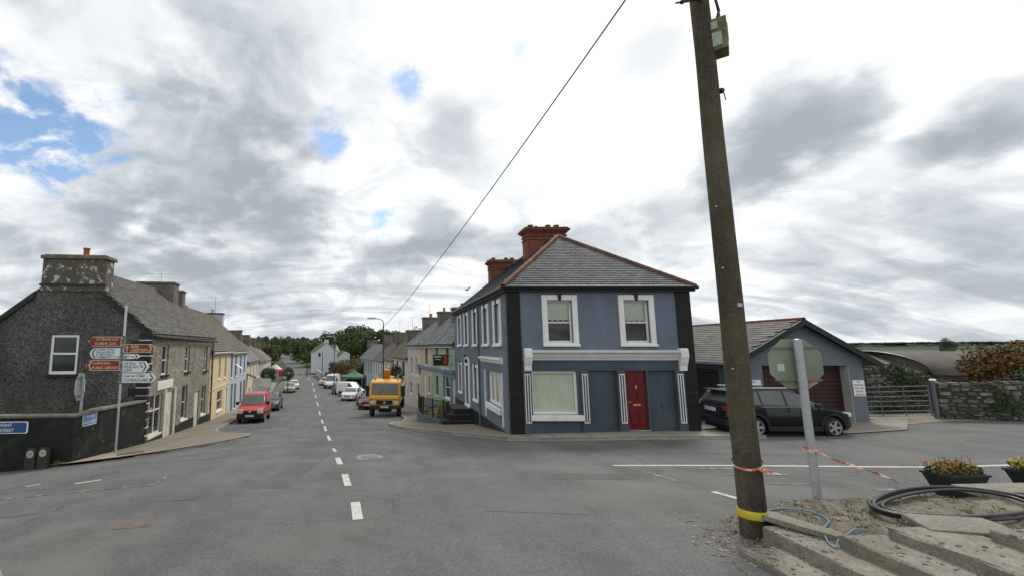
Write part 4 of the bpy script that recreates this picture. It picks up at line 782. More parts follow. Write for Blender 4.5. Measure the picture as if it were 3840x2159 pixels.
def notice(x, y, z, w, h, lines, label, size):
    n_ = thing('notice', label, 'sign', (x, y, z)); b = MB(); b.box(-w / 2, w / 2, -.012, .012, -h / 2, h / 2); b.build('board', white, n_, bevel=.004)
    for i, t in enumerate(lines): text(t, size, mat('sign_black', (.03, .03, .04), .6), n_, Matrix.Translation((0, -.0135, h * (.5 - (i + .5) / len(lines)))) @ Matrix.Rotation(R(90), 4, 'X'), sx=.92)
    return n_
notice(18.72, GY - .015, -1.62, .46, .62, ['NO', 'PARKING', 'DAY OR', 'NIGHT', 'GARAGE'], 'white no-parking notice on the right pillar of the garage', .1)
notice(14.55, GY - .015, -1.55, .62, .5, ['NO', 'PARKING', 'GARAGE'], 'white notice on the left pillar of the garage, behind the dark car', .14)
# ------------------------------------------------------------------ right edge: gate, rubble walls, barn
gt = thing('field_gate', 'grey tubular steel field gate between the garage and the stone wall', 'gate', (19.35, 18.7, g1(19.35, 18.7)))
gp = Vector((19.35, 18.7)); gq = Vector((21.35, 17.9)); gv = Vector(((gq - gp).x, (gq - gp).y, g1(*gq) - g1(*gp))); gsteel = mat('gate_steel', (.13, .14, .15), .55, .2, 8, metal=.3)
for k in range(7):
    z_ = .12 + k * .19 ; b = MB(); b.tube([(0, 0, z_), (gv.x, gv.y, gv.z + z_)], .017, 8); b.build('bar', gsteel, gt, smooth=60)
for t in (0, .33, .66, 1): b = MB(); b.tube([(gv.x * t, gv.y * t, gv.z * t + .1), (gv.x * t, gv.y * t, gv.z * t + 1.28)], .025 if t in (0, 1) else .016, 8); b.build('upright', gsteel, gt, smooth=60)
gpost = thing('gate_post', 'dark steel gate post with a white cap stone', 'post', (21.5, 17.85, g1(21.5, 17.85)))
b = MB(); b.lathe([(.07, -.2), (.065, 1.45)], (0, 0, 0), 10); b.build('post', gsteel, gpost, smooth=60); b = MB(); b.ball((0, 0, 1.48), .10, 8, 6, (1, 1, .6), .2); b.build('cap_stone', white, gpost); 
stoneM = mat('rubble_stone', (.13, .125, .105), .95, .3, 3, bump=.8, bscale=14, speck=.3, sscale=20, isl=.6, stain=[((.09, .10, .045), 2.0, .55, .75)])
mortar = mat('wall_core', (.055, .055, .045), .95, .3, 3, bump=.5, bscale=20)
def rubble(name, label, line, h, thick=.4, size=.27, depth_jit=.05, hf=None):
    a0 = line[0]; r = thing(name, label, 'wall', (*a0, g1(*a0))); zr_ = g1(*a0); b = MB()
    for p, q in zip(line, line[1:]):
        p, q = np.array(p), np.array(q); L_ = np.linalg.norm(q - p); d = (q - p) / L_; nn = np.array([-d[1], d[0]])
        if nn[1] < 0: nn = -nn     # away from the road
        for k in range(int(L_ / .5) + 1):
            pass
        pts = [p, q, q + nn * thick, p + nn * thick]; hs = [h if hf is None else hf(*v) for v in pts]
        lo = [(v[0] - a0[0], v[1] - a0[1], g1(*v) - zr_ - .3) for v in pts]; hi = [(v[0] - a0[0], v[1] - a0[1], g1(*v) - zr_ + hh - .06) for v, hh in zip(pts, hs)]
        b.add(lo + hi, [(0, 3, 2, 1), (4, 5, 6, 7), (0, 1, 5, 4), (1, 2, 6, 5), (2, 3, 7, 6), (3, 0, 4, 7)])
        z = 0.; hh = h if hf is None else (hf(*p) + hf(*q)) / 2
        while z < hh - .02:
            sh_ = random.uniform(.45, 1.15) * size * .66; s = random.uniform(-.1, 0)
            while s < L_:
                w = size * random.uniform(.45, 1.8); c = p + d * min(L_ - .02, s + w / 2); zc = g1(*c) - zr_ + z + sh_ / 2 + random.uniform(-.03, .03)
                if True:
                    k = MB(); ex = Vector((d[0], d[1], 0)); ey = Vector((nn[0], nn[1], 0)); o_ = Vector((c[0] - a0[0], c[1] - a0[1], zc)); v8 = []
                    for sx in (-1, 1):
                        for sy in (-1, 1):
                            for sz in (-1, 1):
                                f_ = .80 if sy < 0 else 1.
                                v8.append(o_ + ex * sx * (w / 2 - .012) * f_ * random.uniform(.74, 1.08) + ey * (sy * .09 + random.uniform(-depth_jit, depth_jit) + .04) + Vector((0, 0, sz * (sh_ / 2 - .008) * f_ * random.uniform(.7, 1.15))))
                    k.add(v8, [(0, 1, 3, 2), (4, 6, 7, 5), (0, 4, 5, 1), (2, 3, 7, 6), (0, 2, 6, 4), (1, 5, 7, 3)]); k.build('stone', stoneM, r, bevel=0)
                s += w
            z += sh_
    b.build('core', mortar, r)
    return r
rubble('rubble_wall', 'tall rough stone wall right of the field gate', [(21.62, 17.8), (23.2, 17.3), (24.4, 17.1)], 1.38)
rubble('rubble_wall', 'lower rough stone wall running to the right edge below the bush', [(24.4, 17.0), (26.2, 16.4), (29.5, 15.6)], 1.0)
rubble('rubble_wall', 'overgrown stone bank behind the field gate beside the garage', [(22.0, 20.6), (23.8, 20.9), (25.8, 21.2)], 1.9, hf=lambda x, y: 2.45 - (x - 22.0) * .42)
# barn with a curved roof
br = thing('barn', 'low stone barn with curved corrugated roof behind the stone walls', 'barn', (29.4, 24.4, -3.05), R(-3))
rust = mat('old_tin', (.075, .068, .058), .85, .25, .8, bump=.3, bscale=6, stain=[((.13, .075, .045), .6, .5, .75), ((.16, .155, .14), 1.4, .55, .8)])
b = MB(); b.box(0, 11, 0, 6.4, -1, 1.62); b.build('wall', mat('barn_wall', (.15, .145, .125), .95, .25, 1.2, bump=.6, bscale=9, speck=.3, sscale=10), br)
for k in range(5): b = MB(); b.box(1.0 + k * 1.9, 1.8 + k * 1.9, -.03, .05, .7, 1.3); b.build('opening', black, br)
sec = [(3.2 - 3.55 * math.cos(t), 1.55 + 1.22 * math.sin(t)) for t in np.linspace(.0, math.pi, 19)]; r = []; xs_ = np.linspace(-.3, 11.3, 117)
for i, x in enumerate(xs_): r.append([(x, y, z + .016 * (i % 2)) for y, z in sec])
b = MB(); b.loft(r, closed=False, caps=False); b.build('roof', rust, br, smooth=180)
b = MB(); b.tube([(-.32, y, z + .01) for y, z in sec], .05, 6); b.build('verge', blackmetal, br)
b = MB(); b.add([(0, y, z - .03) for y, z in sec] + [(0, 6.4, 1.5), (0, 0, 1.5)], [tuple(range(21))]); b.build('gable', MATS['barn_wall'], br)
sh_, shf, shr = terrace('shed', 'long low shed with brown slate roof behind the barn and garage', (22.5, 24.9), (29.3, 24.5), 7, -3.2, -1.42, 1.1, MATS['barn_wall'], slateC, cat='shed')
ch2 = thing('ruined_chimney', 'ivy-topped chimney stub rising behind the barn roof', 'chimney', (45.6, 36.5, -3.2)); b = MB(); b.box(-.3, .3, -.3, .3, 0, 3.1); b.build('stack', stoneM, ch2)
# ------------------------------------------------------------------ left: black boundary wall at the corner
bw = thing('boundary_wall', 'black-painted boundary wall with grey coping below the pebbledashed gable', 'wall', (-10.3, 15.3, g1(-10.3, 15.3)))
blk = mat('black_wall_paint', (.012, .014, .014), .65, .3, 3, bump=.3, bscale=16, streak=.3, stain=[((.16, .17, .14), 4.5, .64, .70), ((.035, .05, .03), 1.1, .55, .8)])
zw = g1(-10.3, 15.3)
WL = [(-17.5, 15.0, -2.22), (-12.6, 15.12, -2.24), (-10.36, 15.30, -2.24), (-10.36, 16.6, -2.21), (-10.47, 19.95, -2.30)]
b = MB(); c = MB(); th = .3
offs = []
for i, p in enumerate(WL):
    a = np.array(WL[max(0, i - 1)][:2]); d_ = np.array(WL[min(len(WL) - 1, i + 1)][:2]); t = (d_ - a) / np.linalg.norm(d_ - a); offs.append(np.array([-t[1], t[0]]))
ring = lambda p, o_, w0, w1, z0_, z1_: [(p[0] + o_[0] * w0 + 10.3, p[1] + o_[1] * w0 - 15.3, z0_ - zw), (p[0] + o_[0] * w1 + 10.3, p[1] + o_[1] * w1 - 15.3, z0_ - zw), (p[0] + o_[0] * w1 + 10.3, p[1] + o_[1] * w1 - 15.3, z1_ - zw), (p[0] + o_[0] * w0 + 10.3, p[1] + o_[1] * w0 - 15.3, z1_ - zw)]
b.loft([ring(p, o_, 0, th, -5.6, p[2] - .1) for p, o_ in zip(WL, offs)]); b.build('wall', blk, bw)
c.loft([ring(p, o_, -.05, th + .05, p[2] - .1, p[2]) for p, o_ in zip(WL, offs)]); c.build('coping', mat('coping', (.15, .145, .125), .95, .25, 3, bump=.4, bscale=25, speck=.2, stain=[((.10, .09, .07), 2, .5, .7)]), bw, bevel=.03)
def plate(label, M, w, h, lines, c, size):
    n_ = thing('street_plate', label, 'sign'); n_.matrix_world = M; b = MB(); rr = min(.06, h * .25)
    pts = [(sx * (w / 2 - rr) + rr * math.cos(t), 0, sz * (h / 2 - rr) + rr * math.sin(t)) for sx, sz, t0 in ((1, 1, 0), (-1, 1, 90), (-1, -1, 180), (1, -1, 270)) for t in [R(t0 + k * 30) for k in range(4)]]
    b.prism(pts, (0, .015, 0)); b.build('rim', white, n_); b = MB(); b.prism([(x * .955, -.004, z * .88) for x, y, z in pts], (0, .005, 0)); b.build('plate', c, n_)
    for i, (t, sh_) in enumerate(lines): text(t, size, white, n_, Matrix.Translation((0, -.0055, h * (.5 - (i + .56) / (len(lines) + .12)))) @ Matrix.Rotation(R(90), 4, 'X'), shear=sh_, sx=.95)
    return n_
blueP = mat('plate_blue', (.025, .075, .22), .5, .1)
plate('long blue street name plate on the black boundary wall, cut by the left edge', Matrix.Translation((-12.72, 15.07, -2.63)) @ Matrix.Rotation(R(3.5), 4, 'Z'), 1.9, .38, [('Sráid an tSéipéil', .2), ('CHURCH STREET', 0)], blueP, .14)
plate('small pale blue street plate on the angled end of the black wall', Matrix.Translation((-10.345, 16.05, -2.5)) @ Matrix.Rotation(R(90), 4, 'Z'), .75, .42, [('An tSráid', .2), ('MAIN STREET', 0)], mat('plate_pale_blue', (.14, .24, .46), .5), .115)
for i, x in enumerate((-11.45, -11.05)):
    m_ = thing('marker_stone', ('left' if not i else 'right') + ' one of two dark stone hydrant markers at the foot of the black wall', 'marker', (x, 14.98, g1(x, 14.98)), 0, 'hydrant markers'); b = MB()
    b.loft([[(-.17, -.07, -.1), (.17, -.07, -.1), (.17, .07, -.1), (-.17, .07, -.1)], [(-.155, -.06, .55), (.155, -.06, .55), (.155, .06, .55), (-.155, .06, .55)], [(-.1, -.05, .66), (.1, -.05, .66), (.1, .05, .66), (-.1, .05, .66)]]); b.build('stone', mat('mossy_stone', (.04, .045, .035), .9, .3, 5, bump=.4, bscale=30), m_)
    b = MB(); b.lathe([(.02, -.075), (.115, -.075), (.115, -.055)], (0, 0, .5), 16, 'y'); b.build('disc', mat('worn_white', (.38, .37, .33), .8, .2, 12), m_); text(('SV', 'H')[i], .11, black, m_, Matrix.Translation((0, -.0765, .5)) @ Matrix.Rotation(R(90), 4, 'X'))
# weeds at the foot of the wall
def tuft(mb, x, y, z, r, n, h, spread=.6):
    for k in range(n):
        a = random.uniform(0, 6.28); q = random.uniform(0, r); bx, by = x + q * math.cos(a), y + q * math.sin(a); t = random.uniform(0, 6.28); hh = h * random.uniform(.5, 1.2); w = .008 + h * .03; lx_, ly_ = math.cos(t) * spread * hh, math.sin(t) * spread * hh
        mb.add([(bx - w, by, z - .01), (bx + w, by + w, z - .01), (bx + lx_ * .5 + w * .7, by + ly_ * .5, z + hh * .7), (bx + lx_, by + ly_, z + hh)], [(0, 1, 2), (0, 2, 3)])
# ------------------------------------------------------------------ finger post
fp = thing('finger_post', 'tall signpost with seven finger signs in front of the pebbledashed house', 'signpost', (-9.93, 17, g1(-9.93, 17)))
zf = g1(-9.93, 17); b = MB(); b.lathe([(.042, -.3), (.042, 1.53 - zf), (.03, 1.56 - zf)], (0, 0, 0), 12); b.build('pole', galv, fp, smooth=60)
brown = mat('sign_brown', (.22, .030, .014), .5, .06); cream = mat('sign_cream', (.62, .50, .36), .6); signw = mat('sign_white', (.66, .68, .68), .5, .05, grime=.1); sblk = mat('sign_black', (.03, .03, .04), .6)
def finger(z0_, z1_, ln, side, m, edge, lines, tcol, chev, tsize, yaw=0., icon=None, tx=0., al='LEFT'):
    h = z1_ - z0_; tip = .16 if h > .3 else .12; zc = (z0_ + z1_) / 2 - zf; e = .022
    def shp(k): return [(.06 + k, 0, -h / 2 + k), (ln - tip, 0, -h / 2 + k), (ln - tip * .35 , 0, -h * .22), (ln - k * 1.4, 0, 0), (ln - tip * .35, 0, h * .22), (ln - tip, 0, h / 2 - k), (.06 + k, 0, h / 2 - k)]
    root = bpy.data.objects.new('finger', None)
    b = MB(); mir = lambda pts, y: [(side * x, y, z) for x, _, z in pts]
    b.prism(mir(shp(0), .0), (0, .02, 0)); o = b.build('finger_sign', edge, fp); o.matrix_local = Matrix.Translation((0, -.05, zc)) @ Matrix.Rotation(yaw, 4, 'Z')
    b = MB(); b.prism(mir(shp(e), -.004), (0, .003, 0)); b.build('face', m, o)
    if chev:
        b = MB(); w = .05; b.prism([(side * (ln - tip - .09 + q), -.0075, z) for q, z in ((0, -h * .42), (w, -h * .42), (w + tip * .62, 0), (w, h * .42), (0, h * .42), (tip * .62, 0))], (0, .003, 0)); b.build('chevron', chev, o)
    n_ = len(lines)
    for i, (t, sh_, ts) in enumerate(lines):
        x0_ = (tx if side > 0 else -ln + tip + .10) + (.10 if side > 0 else 0)
        text(t, tsize * ts * 1.15, tcol, o, Matrix.Translation((x0_, -.0065, h * (.5 - (i + .5) / n_) * .9)) @ Matrix.Rotation(R(90), 4, 'X'), align='LEFT', shear=sh_, sx=.95, bold=.0012)
    if icon == 'cross':
        b = MB(); b.box(.17, .20, -.0085, -.005, -.11, .11); b.box(.115, .255, -.0085, -.0051, .02, .05); b.build('cross', cream, o)
    for s_ in (-1, 1): b = MB(); b.box(-.055, .09 if side > 0 else .055, .0, .105, s_ * h * .36 - .018, s_ * h * .36 + .018); q = b.build('bracket', galv, o)
    return o
finger(.02, .38, 1.28, -1, brown, cream, [('Cill Mhichíl CLG', .2, 1), ('KILMIHIL GAA', 0, 1)], cream, None, .115, R(2))
finger(-.46, -.03, 1.26, -1, signw, mat('sign_edge', (.30, .32, .34), .5), [('Coláiste Pobail', .2, 1), ('Naomh Mhichíl', .2, 1), ("ST MICHAEL'S", 0, 1), ('COMMUNITY COLLEGE', 0, 1)], mat('sign_text_grey', (.14, .16, .22), .6), sblk, .105, R(-2))
finger(-.88, -.50, 1.32, -1, brown, cream, [('Leabharlann', .2, 1), ('PUBLIC LIBRARY', 0, 1)], cream, cream, .12, R(1))
finger(-.22, .10, 1.26, 1, brown, cream, [('Reilig', .2, 1), ('CEMETERY', 0, 1)], cream, cream, .13, R(-3), 'cross', .22)
finger(-.45, -.27, .68, 1, signw, signw, [('⇄ P · wc', 0, .9)], sblk, sblk, .1, R(2))
finger(-.95, -.53, 1.08, 1, signw, signw, [('Cill Rois   18', .2, 1), ('KILRUSH 18', 0, 1.1), ('L2074', 0, 1)], sblk, sblk, .12, R(-2))
finger(-1.33, -.98, 1.33, 1, signw, signw, [('Cuar an Chláir', .2, 1), ('COORACLARE 9', 0, 1.05)], sblk, sblk, .125, R(1))
b = MB(); b.box(-.06, .06, -.05, .05, -1.36 - zf, .42 - zf); b.build('clamp', mat('green_grey_clamp', (.10, .13, .12), .6), fp)
# stop sign seen nearly edge-on behind the black wall
def stop_sign(name, label, loc, yaw, zc, rad, hpole, backm, prad=.045, lean=0., stick=False):
    s = thing(name, label, 'road sign', loc, yaw); s.rotation_euler = (0, lean, yaw); zl = zc - loc[2]
    b = MB(); b.lathe([(prad, -.3), (prad, hpole)], (0, 0, 0), 14); b.lathe([(prad * 1.02, hpole - .02), (prad * .5, hpole + .012)], (0, 0, 0), 14); b.build('pole', galv, s, smooth=60)
    oc = [(rad * math.cos(R(22.5 + 45 * k)), 0, zl + rad * math.sin(R(22.5 + 45 * k))) for k in range(8)]
    b = MB(); b.prism([(x, prad + .035, z) for x, y, z in oc], (0, .012, 0)); pl = b.build('plate', backm, s)
    b = MB(); b.prism([(x * .99, prad + .048, zl + (z - zl) * .99) for x, y, z in oc], (0, .002, 0)); b.build('face', mat('stop_red', (.42, .015, .015), .4), pl)
    text('STOP', rad * .62, white, pl, Matrix.Translation((0, prad + .052, zl)) @ Matrix.Rotation(R(180), 4, 'Z') @ Matrix.Rotation(R(90), 4, 'X'))
    for dz in (-.28 * rad / .46, .28 * rad / .46): b = MB(); b.box(-rad * .8, rad * .8, prad + .004, prad + .034, zl + dz - .014, zl + dz + .014); b.build('rail', mat('rail_grey', (.15, .18, .18), .6), s); b = MB(); b.lathe([(prad * 1.08, zl + dz - .025), (prad * 1.08, zl + dz + .025)], (0, 0, 0), 12); b.build('clip', galv, s)
    if stick: b = MB(); b.box(-.31, -.20, prad + .030, prad + .0345, zl - .13, zl + .0); b.build('sticker', mat('sticker', (.5, .52, .5), .6), pl); b = MB(); b.prism([(.17, prad + .03, zl - .42), (.24, prad + .03, zl - .30), (.36, prad + .03, zl - .28), (.30, prad + .03, zl - .35)], (0, .004, 0)); b.build('torn_foil', mat('torn_foil', (.6, .2, .18), .6, .3, 12), pl)
    return s
stop_sign('stop_sign', 'grey stop sign seen almost edge-on behind the black boundary wall', (-10.9, 16.35, g1(-10.9, 16.35)), R(106), -1.42, .52, 3.0, mat('sign_back_pale', (.40, .43, .42), .5, .08))
stop_sign('stop_sign', 'back of an octagonal stop sign on a galvanised pole beside the wooden pole', (7.37, 8.0, g1(7.3, 8.0)), R(-6), -.30, .475, 2.72, mat('sign_back_green', (.215, .25, .185), .55, .22, 2.2, grime=.2, stain=[((.16, .20, .07), 1.6, .5, .75)]), .062, R(-.6), True)
# ------------------------------------------------------------------ wooden pole in the foreground
wp = thing('utility_pole', 'tall weathered wooden utility pole standing by the broken steps', 'pole', (4.92, 6.32, -2.5))
poleM = mat('pole_wood', (.078, .066, .049), .92, .3, 3, bump=.8, bscale=16, streak=.6, speck=.25, sscale=30, stain=[((.075, .075, .025), 1.4, .48, .72)], grime=.25)
b = MB(); b.tube([(0 - .02 * z / 9 + .004 * math.sin(z * 2), .003 * math.cos(z * 3), z - .4) for z in np.linspace(0, 9.9, 34)], [.160 - .0045 * z for z in np.linspace(0, 9.9, 34)], 20); b.build('shaft', poleM, wp, smooth=60)
b = MB(); b.lathe([(.164, .24), (.168, .25), (.168, .335), (.164, .345)], (0, 0, 0), 20); b.build('yellow_band', mat('yellow_tape', (.52, .42, .04), .6, .15, 6, grime=.2), wp, smooth=40)
b = MB(); M_ = Matrix.Translation((.17, -.03, 7.22)) @ Matrix.Rotation(R(-38), 4, 'Z'); b.box(-.10, .13, -.15, .15, -.3, .22, M_); bx = b.build('junction_box', mat('mossy_box', (.13, .13, .06), .9, .3, 4, bump=.3, bscale=20, stain=[((.22, .22, .18), 6, .5, .62)]), wp, bevel=.012)
b = MB(); b.box(-.07, .06, -.162, -.149, -.24, -.02, M_); b.box(-.06, .02, -.165, -.149, .04, .16, M_); b.build('label_plate', mat('pale_plate', (.34, .36, .30), .7, .2, 14), bx); b = MB(); b.box(.131, .14, -.09, .06, -.12, .12, M_); b.build('label_plate', MATS['pale_plate'], bx)
b = MB(); b.tube([(.13, -.08, 7.4), (.19, -.1, 7.6), (.15, -.1, 7.8), (.12, -.05, 8.6)], .018, 6); b.tube([(.16, -.05, 7.4), (.22, -.06, 7.55), (.2, -.02, 8.0), (.12, 0, 8.8)], .015, 6); b.build('cable', blackmetal, wp)
b = MB(); b.tube([(-.08, -.12, 7.76), (-.2, -.16, 7.74), (-.42, -.18, 7.68)], .022, 6); b.tube([(-.42, -.18, 7.68), (-.52, -.18, 7.66)], .013, 6); b.ball((-.42, -.18, 7.68), .035, 8, 6); b.tube([(-.42, -.18, 7.68), (-.47, -.15, 8.4)], .008, 5); b.tube([(-.42, -.18, 7.68), (-.1, -.1, 8.25)], .008, 5); b.build('bracket', blackmetal, wp)
b = MB(); b.ball((.115, -.075, 6.3), .045, 8, 6); b.tube([(.135, -.09, 6.3), (.15, -.1, 6.14)], .008, 5); b.build('hook', blackmetal, wp)
b = MB()
for z in (3.6, 4.5, 2.2): b = MB(); b.tube([(-.10, -.07, z), (-.16, -.11, z)], .012, 6); b.build('step_bolt', galv, wp)
b = MB(); b.box(-.03, .03, -.158, -.14, 3.05, 3.1); b.build('number_tag', galv, wp)
wireM = mat('cable_black', (.02, .02, .022), .6)
_a, _b = Vector((4.9, 6.3, 7.0)), Vector((-.1, 38, 1.75)); pts = [_a.lerp(_b, t) - Vector((0, 0, .42 * 4 * t * (1 - t))) for t in np.linspace(0, 1, 12)]
def smooth_path(p, n=6):
    p = [Vector(v) for v in p]; out = []
    for i in range(len(p) - 1):
        a, b_, c, d = p[max(0, i - 1)], p[i], p[i + 1], p[min(len(p) - 1, i + 2)]
        for k in range(n):
            t = k / n; out.append(.5 * ((2 * b_) + (c - a) * t + (2 * a - 5 * b_ + 4 * c - d) * t * t + (3 * b_ - a - 3 * c + d) * t ** 3))
    return out + [p[-1]]
b = MB(); b.tube(smooth_path(pts), .016, 6); o = b.build('overhead_cable', wireM, smooth=60); tag(o, 'black overhead cable from the wooden pole down to the street lamp', 'cable')
b = MB(); b.tube(smooth_path([(-.1, 38, 1.75), (-2.5, 52, .6), (-6, 70, -1.0), (-12, 100, -2.0)]), .014, 5); o = b.build('overhead_cable', wireM); tag(o, 'thin overhead cable running on from the street lamp down the street', 'cable')
# hazard tape
tapeM = mat('hazard_tape', (.60, .17, .09), .6, .12, 5, stain=[((.62, .58, .55), 7, .5, .56)])
def ribbon(pts, w, tw=0.):
    b = MB(); r = []; p = smooth_path(pts, 8)
    for i, v in enumerate(p): a = tw * i; r.append([v + Vector((0, math.sin(a) * w, math.cos(a) * w)), v - Vector((0, math.sin(a) * w, math.cos(a) * w))])
    b.loft(r, closed=False, caps=False); return b
t1 = thing('hazard_tape', 'red and white hazard tape tied round the wooden pole', 'tape', (4.92, 6.32, -1.62)); ring_ = [(.172 * math.cos(a), .172 * math.sin(a), .06 - .06 * math.cos(a + 2.4)) for a in np.linspace(0, 6.28, 20)]
ribbon(ring_, .016).build('loop', tapeM, t1); ribbon([(-.02, -.2, .03), (.08, -.21, -.02), (.19, -.16, -.03), (.21, -.1, -.04), (.34, -.12, -.06)], .018, .15).build('tail', tapeM, t1); b = MB(); b.ball((.06, -.2, .0), .035, 8, 5, (1, .7, .7), .2); b.build('knot', tapeM, t1)
t2 = thing('hazard_tape', 'red and white hazard tape blowing from the stop sign pole', 'tape', (7.3, 7.98, -1.75)); ribbon([(.075 * math.cos(a), .075 * math.sin(a), .02 * math.sin(a)) for a in np.linspace(0, 6.28, 14)], .03).build('loop', tapeM, t2)
ribbon([(.04, -.07, .0), (.3, -.1, -.14), (.62, -.06, -.24), (.95, -.08, -.35), (1.2, -.04, -.43), (1.36, -.06, -.52), (1.38, -.05, -.68)], .026, .22).build('tail', tapeM, t2)
# ------------------------------------------------------------------ broken concrete steps and rubble
stepM = mat('step_concrete', (.20, .188, .155), .95, .22, 3.5, speck=.28, sscale=38, bump=.7, bscale=26, grime=.35, stain=[((.15, .15, .085), 2.2, .55, .75)])
soilM = mat('dry_soil', (.135, .120, .092), .97, .35, 4, speck=.45, sscale=24, bump=.8, bscale=18, stain=[((.20, .185, .145), 1.6, .5, .7), ((.09, .08, .06), 3, .52, .72)])
bs = thing('concrete_steps', 'broken concrete steps rising beside the wooden pole', 'steps', (5.0, 4.5, -2.5))
def rough_block(x0_, x1_, y0_, y1_, z0_, z1_, name, m, parent, org, jit=.02, n=26):
    b = MB(); r = []
    for i in range(n + 1):
        y = y0_ + (y1_ - y0_) * i / n; j = lambda s=jit: random.uniform(-s, s)
        e = .012 + abs(j(.012))
        r.append([(x0_ + j() - org[0], y - org[1], z0_ - org[2]), (x1_ - org[0], y - org[1], z0_ - org[2]), (x1_ - org[0], y - org[1], z1_ + j(.006) - org[2]), (x0_ + e + j() - org[0], y - org[1], z1_ + j(.006) - org[2]), (x0_ + j(.006) - org[0], y - org[1], z1_ - e - org[2])])
    b.loft(r); return b.build(name, m, parent)
og = (5.0, 4.5, -2.5)
rough_block(4.28, 4.85, .5, 5.75, -2.9, -2.41, 'step', stepM, bs, og); rough_block(4.80, 5.24, .5, 6.03, -2.9, -2.27, 'step', stepM, bs, og); rough_block(5.18, 5.70, .5, 5.42, -2.9, -2.13, 'step', stepM, bs, og)
rough_block(5.64, 6.4, .5, 5.32, -2.9, -2.01, 'step', stepM, bs, og); rough_block(6.32, 7.3, .5, 4.95, -2.9, -1.89, 'step', stepM, bs, og)
# soil platform behind the steps
def soil_z(x, y):
    base = g1(x, y); top = np.interp(x, [4.7, 5.1, 5.5, 6, 7, 12], [-2.5, -2.28, -2.20, -2.12, -2.09, -2.12])
    edge = min(1, max(0, (7.15 - y) / .55)) * min(1, max(0, (x - 4.72) / .3)) * min(1, max(0, (9.4 - x) / .8))
    nse = mnoise.noise(Vector((x * 2.2, y * 2.2, 0))) * .035 + mnoise.noise(Vector((x * 7, y * 7, 3))) * .02
    return float(base - .05 + (top - base + .05 + nse) * edge)
def surf_z(x, y):
    """top of whatever lies here: step, soil or road"""
    z = max(g1(x, y), soil_z(x, y))
    for x0_, x1_, y1_, zt in ((4.28, 4.85, 5.75, -2.41), (4.80, 5.24, 6.03, -2.27), (5.18, 5.70, 5.42, -2.13), (5.64, 6.4, 5.32, -2.01), (6.32, 7.3, 4.95, -1.89)):
        if x0_ < x < x1_ and y < y1_: z = zt
    return z
def soil():
    xs = np.linspace(4.7, 12, 74); ys = np.linspace(.5, 7.6, 72); b = MB(); X, Y = np.meshgrid(xs, ys); nx = len(xs)
    for x, y in zip(X.ravel(), Y.ravel()):
        z = soil_z(x, y); lim = np.interp(x, [4.7, 5.2, 5.45, 5.9, 6.4, 12], [6.05, 5.6, 5.45, 5.25, 4.9, 4.4])
        if y < lim - .12: z = min(z, -2.6)
        b.v.append((x, y, z))
    b.f = [(j * nx + i, j * nx + i + 1, (j + 1) * nx + i + 1, (j + 1) * nx + i) for j in range(len(ys) - 1) for i in range(nx - 1)]
    o = b.build('soil', soilM, smooth=180); o['kind'] = 'stuff'; tag(o, 'dry bare soil heaped behind the broken concrete steps', 'soil'); return o
soil()
rb = MB()
for k in range(1500):
    if k < 850: x, y = random.uniform(4.3, 8.6), random.uniform(4.2, 6.95)
    elif k < 1250: x, y = random.gauss(4.6, .26), random.gauss(6.0, .4)
    else: x, y = random.gauss(4.2, .22), random.uniform(4.2, 6.4)
    if (x - 4.92) ** 2 + (y - 6.32) ** 2 < .05: continue
    rb.ball((x, y, surf_z(x, y) + .002), random.choice((.006, .009, .012, .012, .018, .03)), 5, 3, (1, random.uniform(.6, 1.2), random.uniform(.4, .7)), .3)
o = rb.build('stone_chips', mat('stone_chip', (.20, .185, .15), .95, .25, 9, isl=.5), kind='stuff'); tag(o, 'loose stone chips scattered over the steps and round the pole', 'gravel')
wd = MB()
for k in range(85): x, y = random.uniform(5.0, 8.4), random.uniform(5.5, 6.75); tuft(wd, x, y, surf_z(x, y), .07, 9, .035, .9)
for k in range(14): x, y = random.gauss(5.0, .2), random.gauss(6.12, .2); tuft(wd, x, y, surf_z(x, y), .05, 8, .04, .8)
o = wd.build('weeds', mat('dry_weeds', (.14, .13, .05), .9, .3, 8, isl=.3), kind='stuff'); tag(o, 'sparse dry weeds growing over the soil heap', 'weeds')
def slab(label, c, size, rot, th=.075):
    t = rough = MB(); w, h = size; M_ = Matrix.Translation(c) @ Matrix.Rotation(rot[2], 4, 'Z') @ Matrix.Rotation(rot[0], 4, 'X') @ Matrix.Rotation(rot[1], 4, 'Y')
    pts = [(-w / 2, -h / 2), (w * .1, -h / 2 - .015), (w / 2, -h / 2 + .02), (w / 2 + .01, h * .1), (w / 2 - .03, h / 2), (-w / 2 + .02, h / 2 + .01)]
    b = MB(); b.prism([M_ @ Vector((x, y, 0)) for x, y in pts], M_.to_3x3() @ Vector((0, 0, th))); org = Vector(c); b.v = [tuple(Vector(v) - org) for v in b.v]; o = b.build('concrete_slab', stepM, bevel=.01); o.location = c; tag(o, label, 'slab', 'loose concrete slabs'); return o
slab('long loose concrete slab lying right of the wooden pole', (5.2, 5.95, -2.26), (.80, .30), (R(-3), R(2), R(-60)), .07)
slab('tilted loose slab below the black hose coil', (6.45, 5.32, -2.04), (.78, .42), (R(4), R(-2), R(-16)), .07)
slab('half-buried slab under the right-hand end of the hose coil', (9.6, 7.25, -2.24), (1.3, .4), (R(1), 0, R(4)), .08)
hose = mat('black_hose', (.02, .021, .023), .38, .2, 6)
hc = thing('hose_coil', 'coil of black plastic pipe lying on the soil heap', 'pipe', (7.45, 6.12, -2.07))
